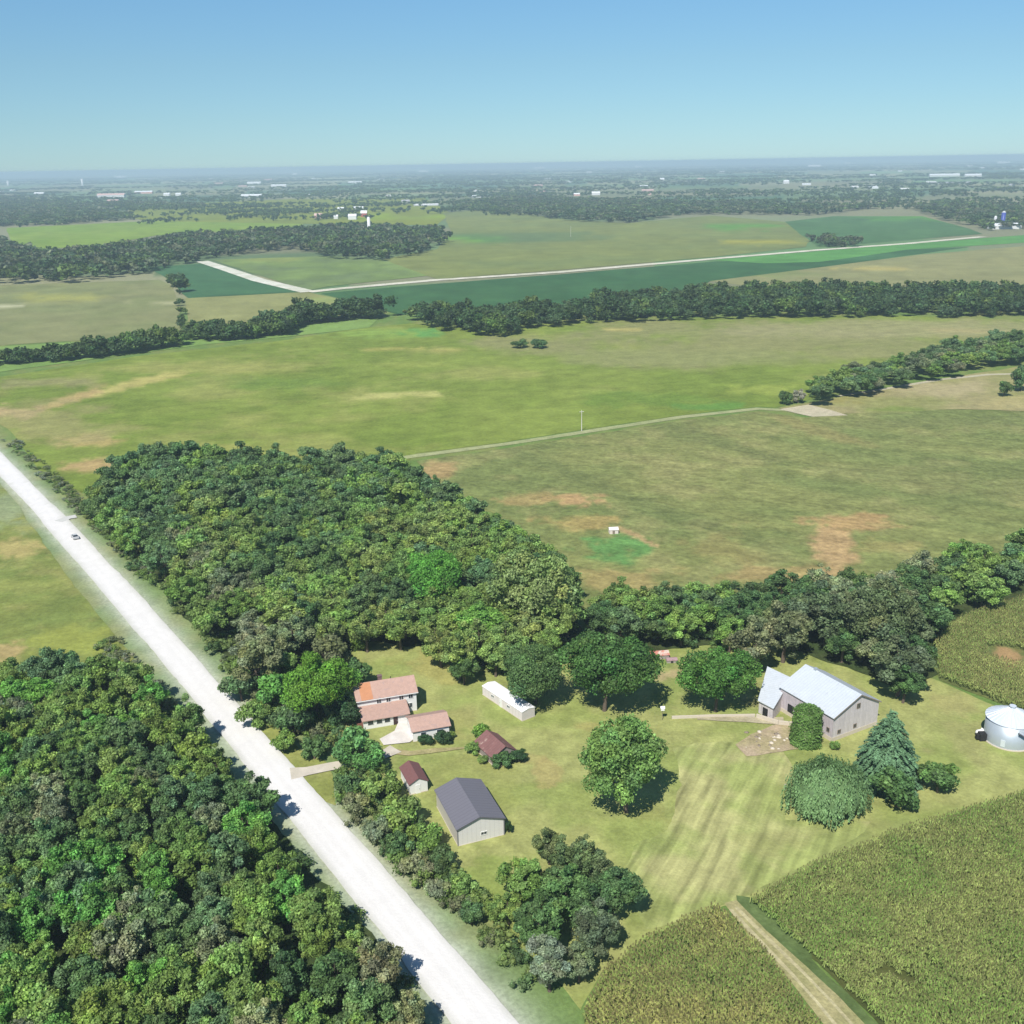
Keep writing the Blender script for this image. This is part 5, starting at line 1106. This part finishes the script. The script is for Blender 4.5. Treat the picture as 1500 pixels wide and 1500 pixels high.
# ------------------------------------------------------------------ far farms
MW = [plain_mat('far_white', (.62, .62, .62), .6), plain_mat('far_pink', (.60, .36, .32), .8), plain_mat('far_grey', (.45, .46, .48), .7), plain_mat('far_blue', (.04, .06, .28), .4), plain_mat('far_red', (.4, .09, .07), .8)]
M_RFAR = [plain_mat('far_roof_white', (.66, .68, .70), .5), plain_mat('far_roof_grey', (.30, .30, .32), .8), plain_mat('far_roof_pink', (.52, .36, .33), .8)]
def far(px, py, wpx, hpx, L, mw, mr, name, label, cat='building', group=None, ang=0.):
    p = at(px - wpx / 2, py); d = proj(np.array(p))[2]; W = wpx * d / FPX; Hh = hpx * d / FPX
    gable(name, p, ang, W, L, Hh * .62, Hh, 'u', MW[mw], M_RFAR[mr], label, cat, over=.4, found=0)
    if group: COL.objects  # grouped by label
for a in [
 (466, 320, 11, 7, 12, 1, 2, 'farm_house', 'pink roofed farmhouse at the left of the white farm beyond the wood', 'house'),
 (492, 321, 6, 6, 9, 0, 0, 'farm_shed', 'small white shed, second from the left of the white farm beyond the wood', 'shed'),
 (499, 310, 9, 6, 12, 0, 0, 'farm_shed', 'white roofed shed at the back of the white farm beyond the wood', 'shed'),
 (516, 322, 12, 8, 14, 0, 0, 'machine_shed', 'broad white machine shed in the middle of the white farm beyond the wood', 'shed'),
 (525, 309, 14, 6, 14, 0, 0, 'machine_shed', 'long white machine shed at the back right of the white farm beyond the wood', 'shed'),
 (533, 318, 9, 9, 10, 4, 0, 'farm_barn', 'red walled barn with a white roof right beside the tall white silo', 'barn'),
 (1475, 336, 42, 8, 22, 0, 0, 'machine_shed', 'long white machine shed below the blue silo at the right edge', 'shed'),
 (1460, 330, 12, 7, 14, 0, 1, 'farm_house', 'white house at the left end of the long machine shed by the blue silo', 'house'),
 (1384, 259, 44, 4, 20, 0, 0, 'poultry_barn', 'left of the two very long white barns near the horizon', 'barn'),
 (1426, 259, 24, 4, 20, 0, 0, 'poultry_barn', 'right of the two very long white barns near the horizon', 'barn'),
 (1393, 270, 60, 3, 18, 2, 1, 'poultry_barn', 'dull long barn just below the two very long white barns', 'barn'),
 (372, 270, 20, 3.5, 18, 0, 0, 'warehouse', 'flat white building near the horizon left of centre', 'building'),
 (408, 274, 22, 3.5, 18, 0, 0, 'warehouse', 'flat white building just right of the other flat white one near the horizon', 'building'),
 (368, 290, 30, 5, 20, 2, 0, 'warehouse', 'pale wide building below the flat white ones near the horizon', 'building'),
 (162, 290, 40, 6, 30, 0, 2, 'warehouse', 'wide pale cream roofed building on the left skyline', 'building'),
 (210, 284, 26, 4, 20, 1, 0, 'warehouse', 'cream building right of the wide pale one on the left skyline', 'building'),
 (244, 287, 9, 4, 14, 0, 0, 'farm_shed', 'left one of a pair of small white sheds on the left skyline', 'shed'),
 (261, 287, 8, 4, 14, 0, 0, 'farm_shed', 'right one of a pair of small white sheds on the left skyline', 'shed'),
 (57, 286, 14, 4, 16, 0, 0, 'farm_shed', 'small pale shed amid the far left woods', 'shed'),
 (176, 261, 16, 3, 30, 0, 0, 'warehouse', 'tiny white building right under the horizon at the left', 'building'),
 (594, 299, 12, 6, 14, 0, 1, 'farm_house', 'small pale house beyond the white farm right of its silo', 'house'),
 (624, 302, 36, 3, 16, 2, 0, 'poultry_barn', 'low pale barn beyond the wood, right of the small pale house', 'barn'),
 (620, 253, 14, 3, 20, 0, 0, 'warehouse', 'tiny white building under the horizon near the middle', 'building'),
 (845, 287, 9, 4, 12, 1, 0, 'farm_shed', 'pinkish shed in the dark woods near the middle', 'shed'),
 (873, 286, 12, 5, 12, 0, 0, 'farm_house', 'white farmhouse in the dark woods near the middle', 'house'),
 (1152, 269, 8, 5, 14, 0, 0, 'farm_shed', 'small white shed right of centre under the horizon', 'shed'),
 (970, 265, 6, 4, 14, 0, 0, 'farm_shed', 'tiny white shed in the hazy woods right of the middle', 'shed'),
 (1193, 245, 18, 3, 20, 0, 0, 'warehouse', 'tiny pale building left of the very long barns under the horizon', 'building'),
 (1241, 241, 8, 3, 20, 0, 0, 'farm_shed', 'tiny white speck of a shed under the right horizon', 'shed'),
 (1470, 240, 18, 3, 20, 0, 0, 'warehouse', 'tiny pale building at the far right horizon', 'building'),
 (790, 248, 14, 3, 18, 0, 0, 'warehouse', 'tiny pale building on the middle horizon', 'building'),
 (935, 246, 10, 3, 18, 0, 0, 'warehouse', 'tiny white building right of the middle horizon', 'building'),
 (520, 269, 20, 3, 18, 0, 0, 'warehouse', 'thin pale building in the haze left of the middle', 'building'),
 (432, 257, 6, 3, 18, 0, 0, 'farm_shed', 'tiny white speck of a shed under the left-centre horizon', 'shed'),
]: far(*a)
FBM = []
for k in range(4):
    m = MB(); L_ = 22 + 9 * k; m.box(-L_ / 2, L_ / 2, -7, 7, -.3, 5)
    for x in (0,): m.hexa([(-L_ / 2 - .5, -7.5, 4.9), (L_ / 2 + .5, -7.5, 4.9), (L_ / 2 + .5, 7.5, 4.9), (-L_ / 2 - .5, 7.5, 4.9), (-L_ / 2 - .5, -.2, 8), (L_ / 2 + .5, -.2, 8), (L_ / 2 + .5, .2, 8), (-L_ / 2 - .5, .2, 8)])
    o = m.build('farm_building', (MW[0], MW[0], M_RFAR[0], M_RFAR[2])[k]); FBM.append(o.data); bpy.data.objects.remove(o)
rq = random.Random(77)
for k in range(46):
    d = 3800 * math.exp(rq.uniform(0, 1.25)); th = rq.uniform(-.5, .5); o = bpy.data.objects.new('farm_building', FBM[k % 4]); COL.objects.link(o); o.location = (math.sin(th) * d, math.cos(th) * d, 0); o.rotation_euler = (0, 0, rq.choice([-.14, -.14, 1.43, .2]))
    o.scale = (max(1, d / 6500),) * 3; tag(o, 'tiny pale farm building scattered far off below the horizon', 'farm building', 'farm buildings dotted below the horizon')
def far_silo(px, py, wpx, hpx, mat, label, dome=True):
    p = at(px, py); d = proj(np.array(p))[2]; R = wpx * d / FPX / 2; h = hpx * d / FPX; r = empty('silo', (p.x, p.y, 0)); tag(r, label, 'silo')
    m = MB(); m.cyl(0, 0, -.3, h, R, 24); m.build('wall', mat, r, True); m = MB(); m.cyl(0, 0, h, h + R * .7, R * 1.02, 24, True, R * .3); m.build('dome', MW[0] if mat is not MW[3] else MW[2], r)
far_silo(541, 342, 4.5, 22, MW[0], 'tall slim white silo standing in the wood below the white farm')
far_silo(1468, 332, 6, 20, MW[3], 'tall dark blue silo behind the long white machine shed at the right edge')
far_silo(1457, 330, 4, 12, MW[2], 'short pale silo left of the dark blue one')
far_silo(121, 272, 3, 9, MW[0], 'tiny white tower on the far left horizon')
far_silo(12, 272, 3, 6, MW[0], 'tiny white tower cut near the left edge of the skyline')

# ------------------------------------------------------------------ haze
HZ = 60000.0
m = MB(); m.box(-HZ, HZ, -2000, 2 * HZ, -2.0, CAM_H + 4)
hm = bpy.data.materials.new('haze'); hm.use_nodes = True; t = hm.node_tree; t.nodes.clear()
o_ = t.nodes.new('ShaderNodeOutputMaterial'); pv = t.nodes.new('ShaderNodeVolumePrincipled'); pv.inputs['Color'].default_value = (.54, .69, .84, 1); pv.inputs['Density'].default_value = HAZE_D; pv.inputs['Anisotropy'].default_value = .0
t.links.new(pv.outputs[0], o_.inputs['Volume'])
hz_o = m.build('haze', hm); tag(hz_o, 'pale blue summer haze over the far farmland', None, None, 'stuff')
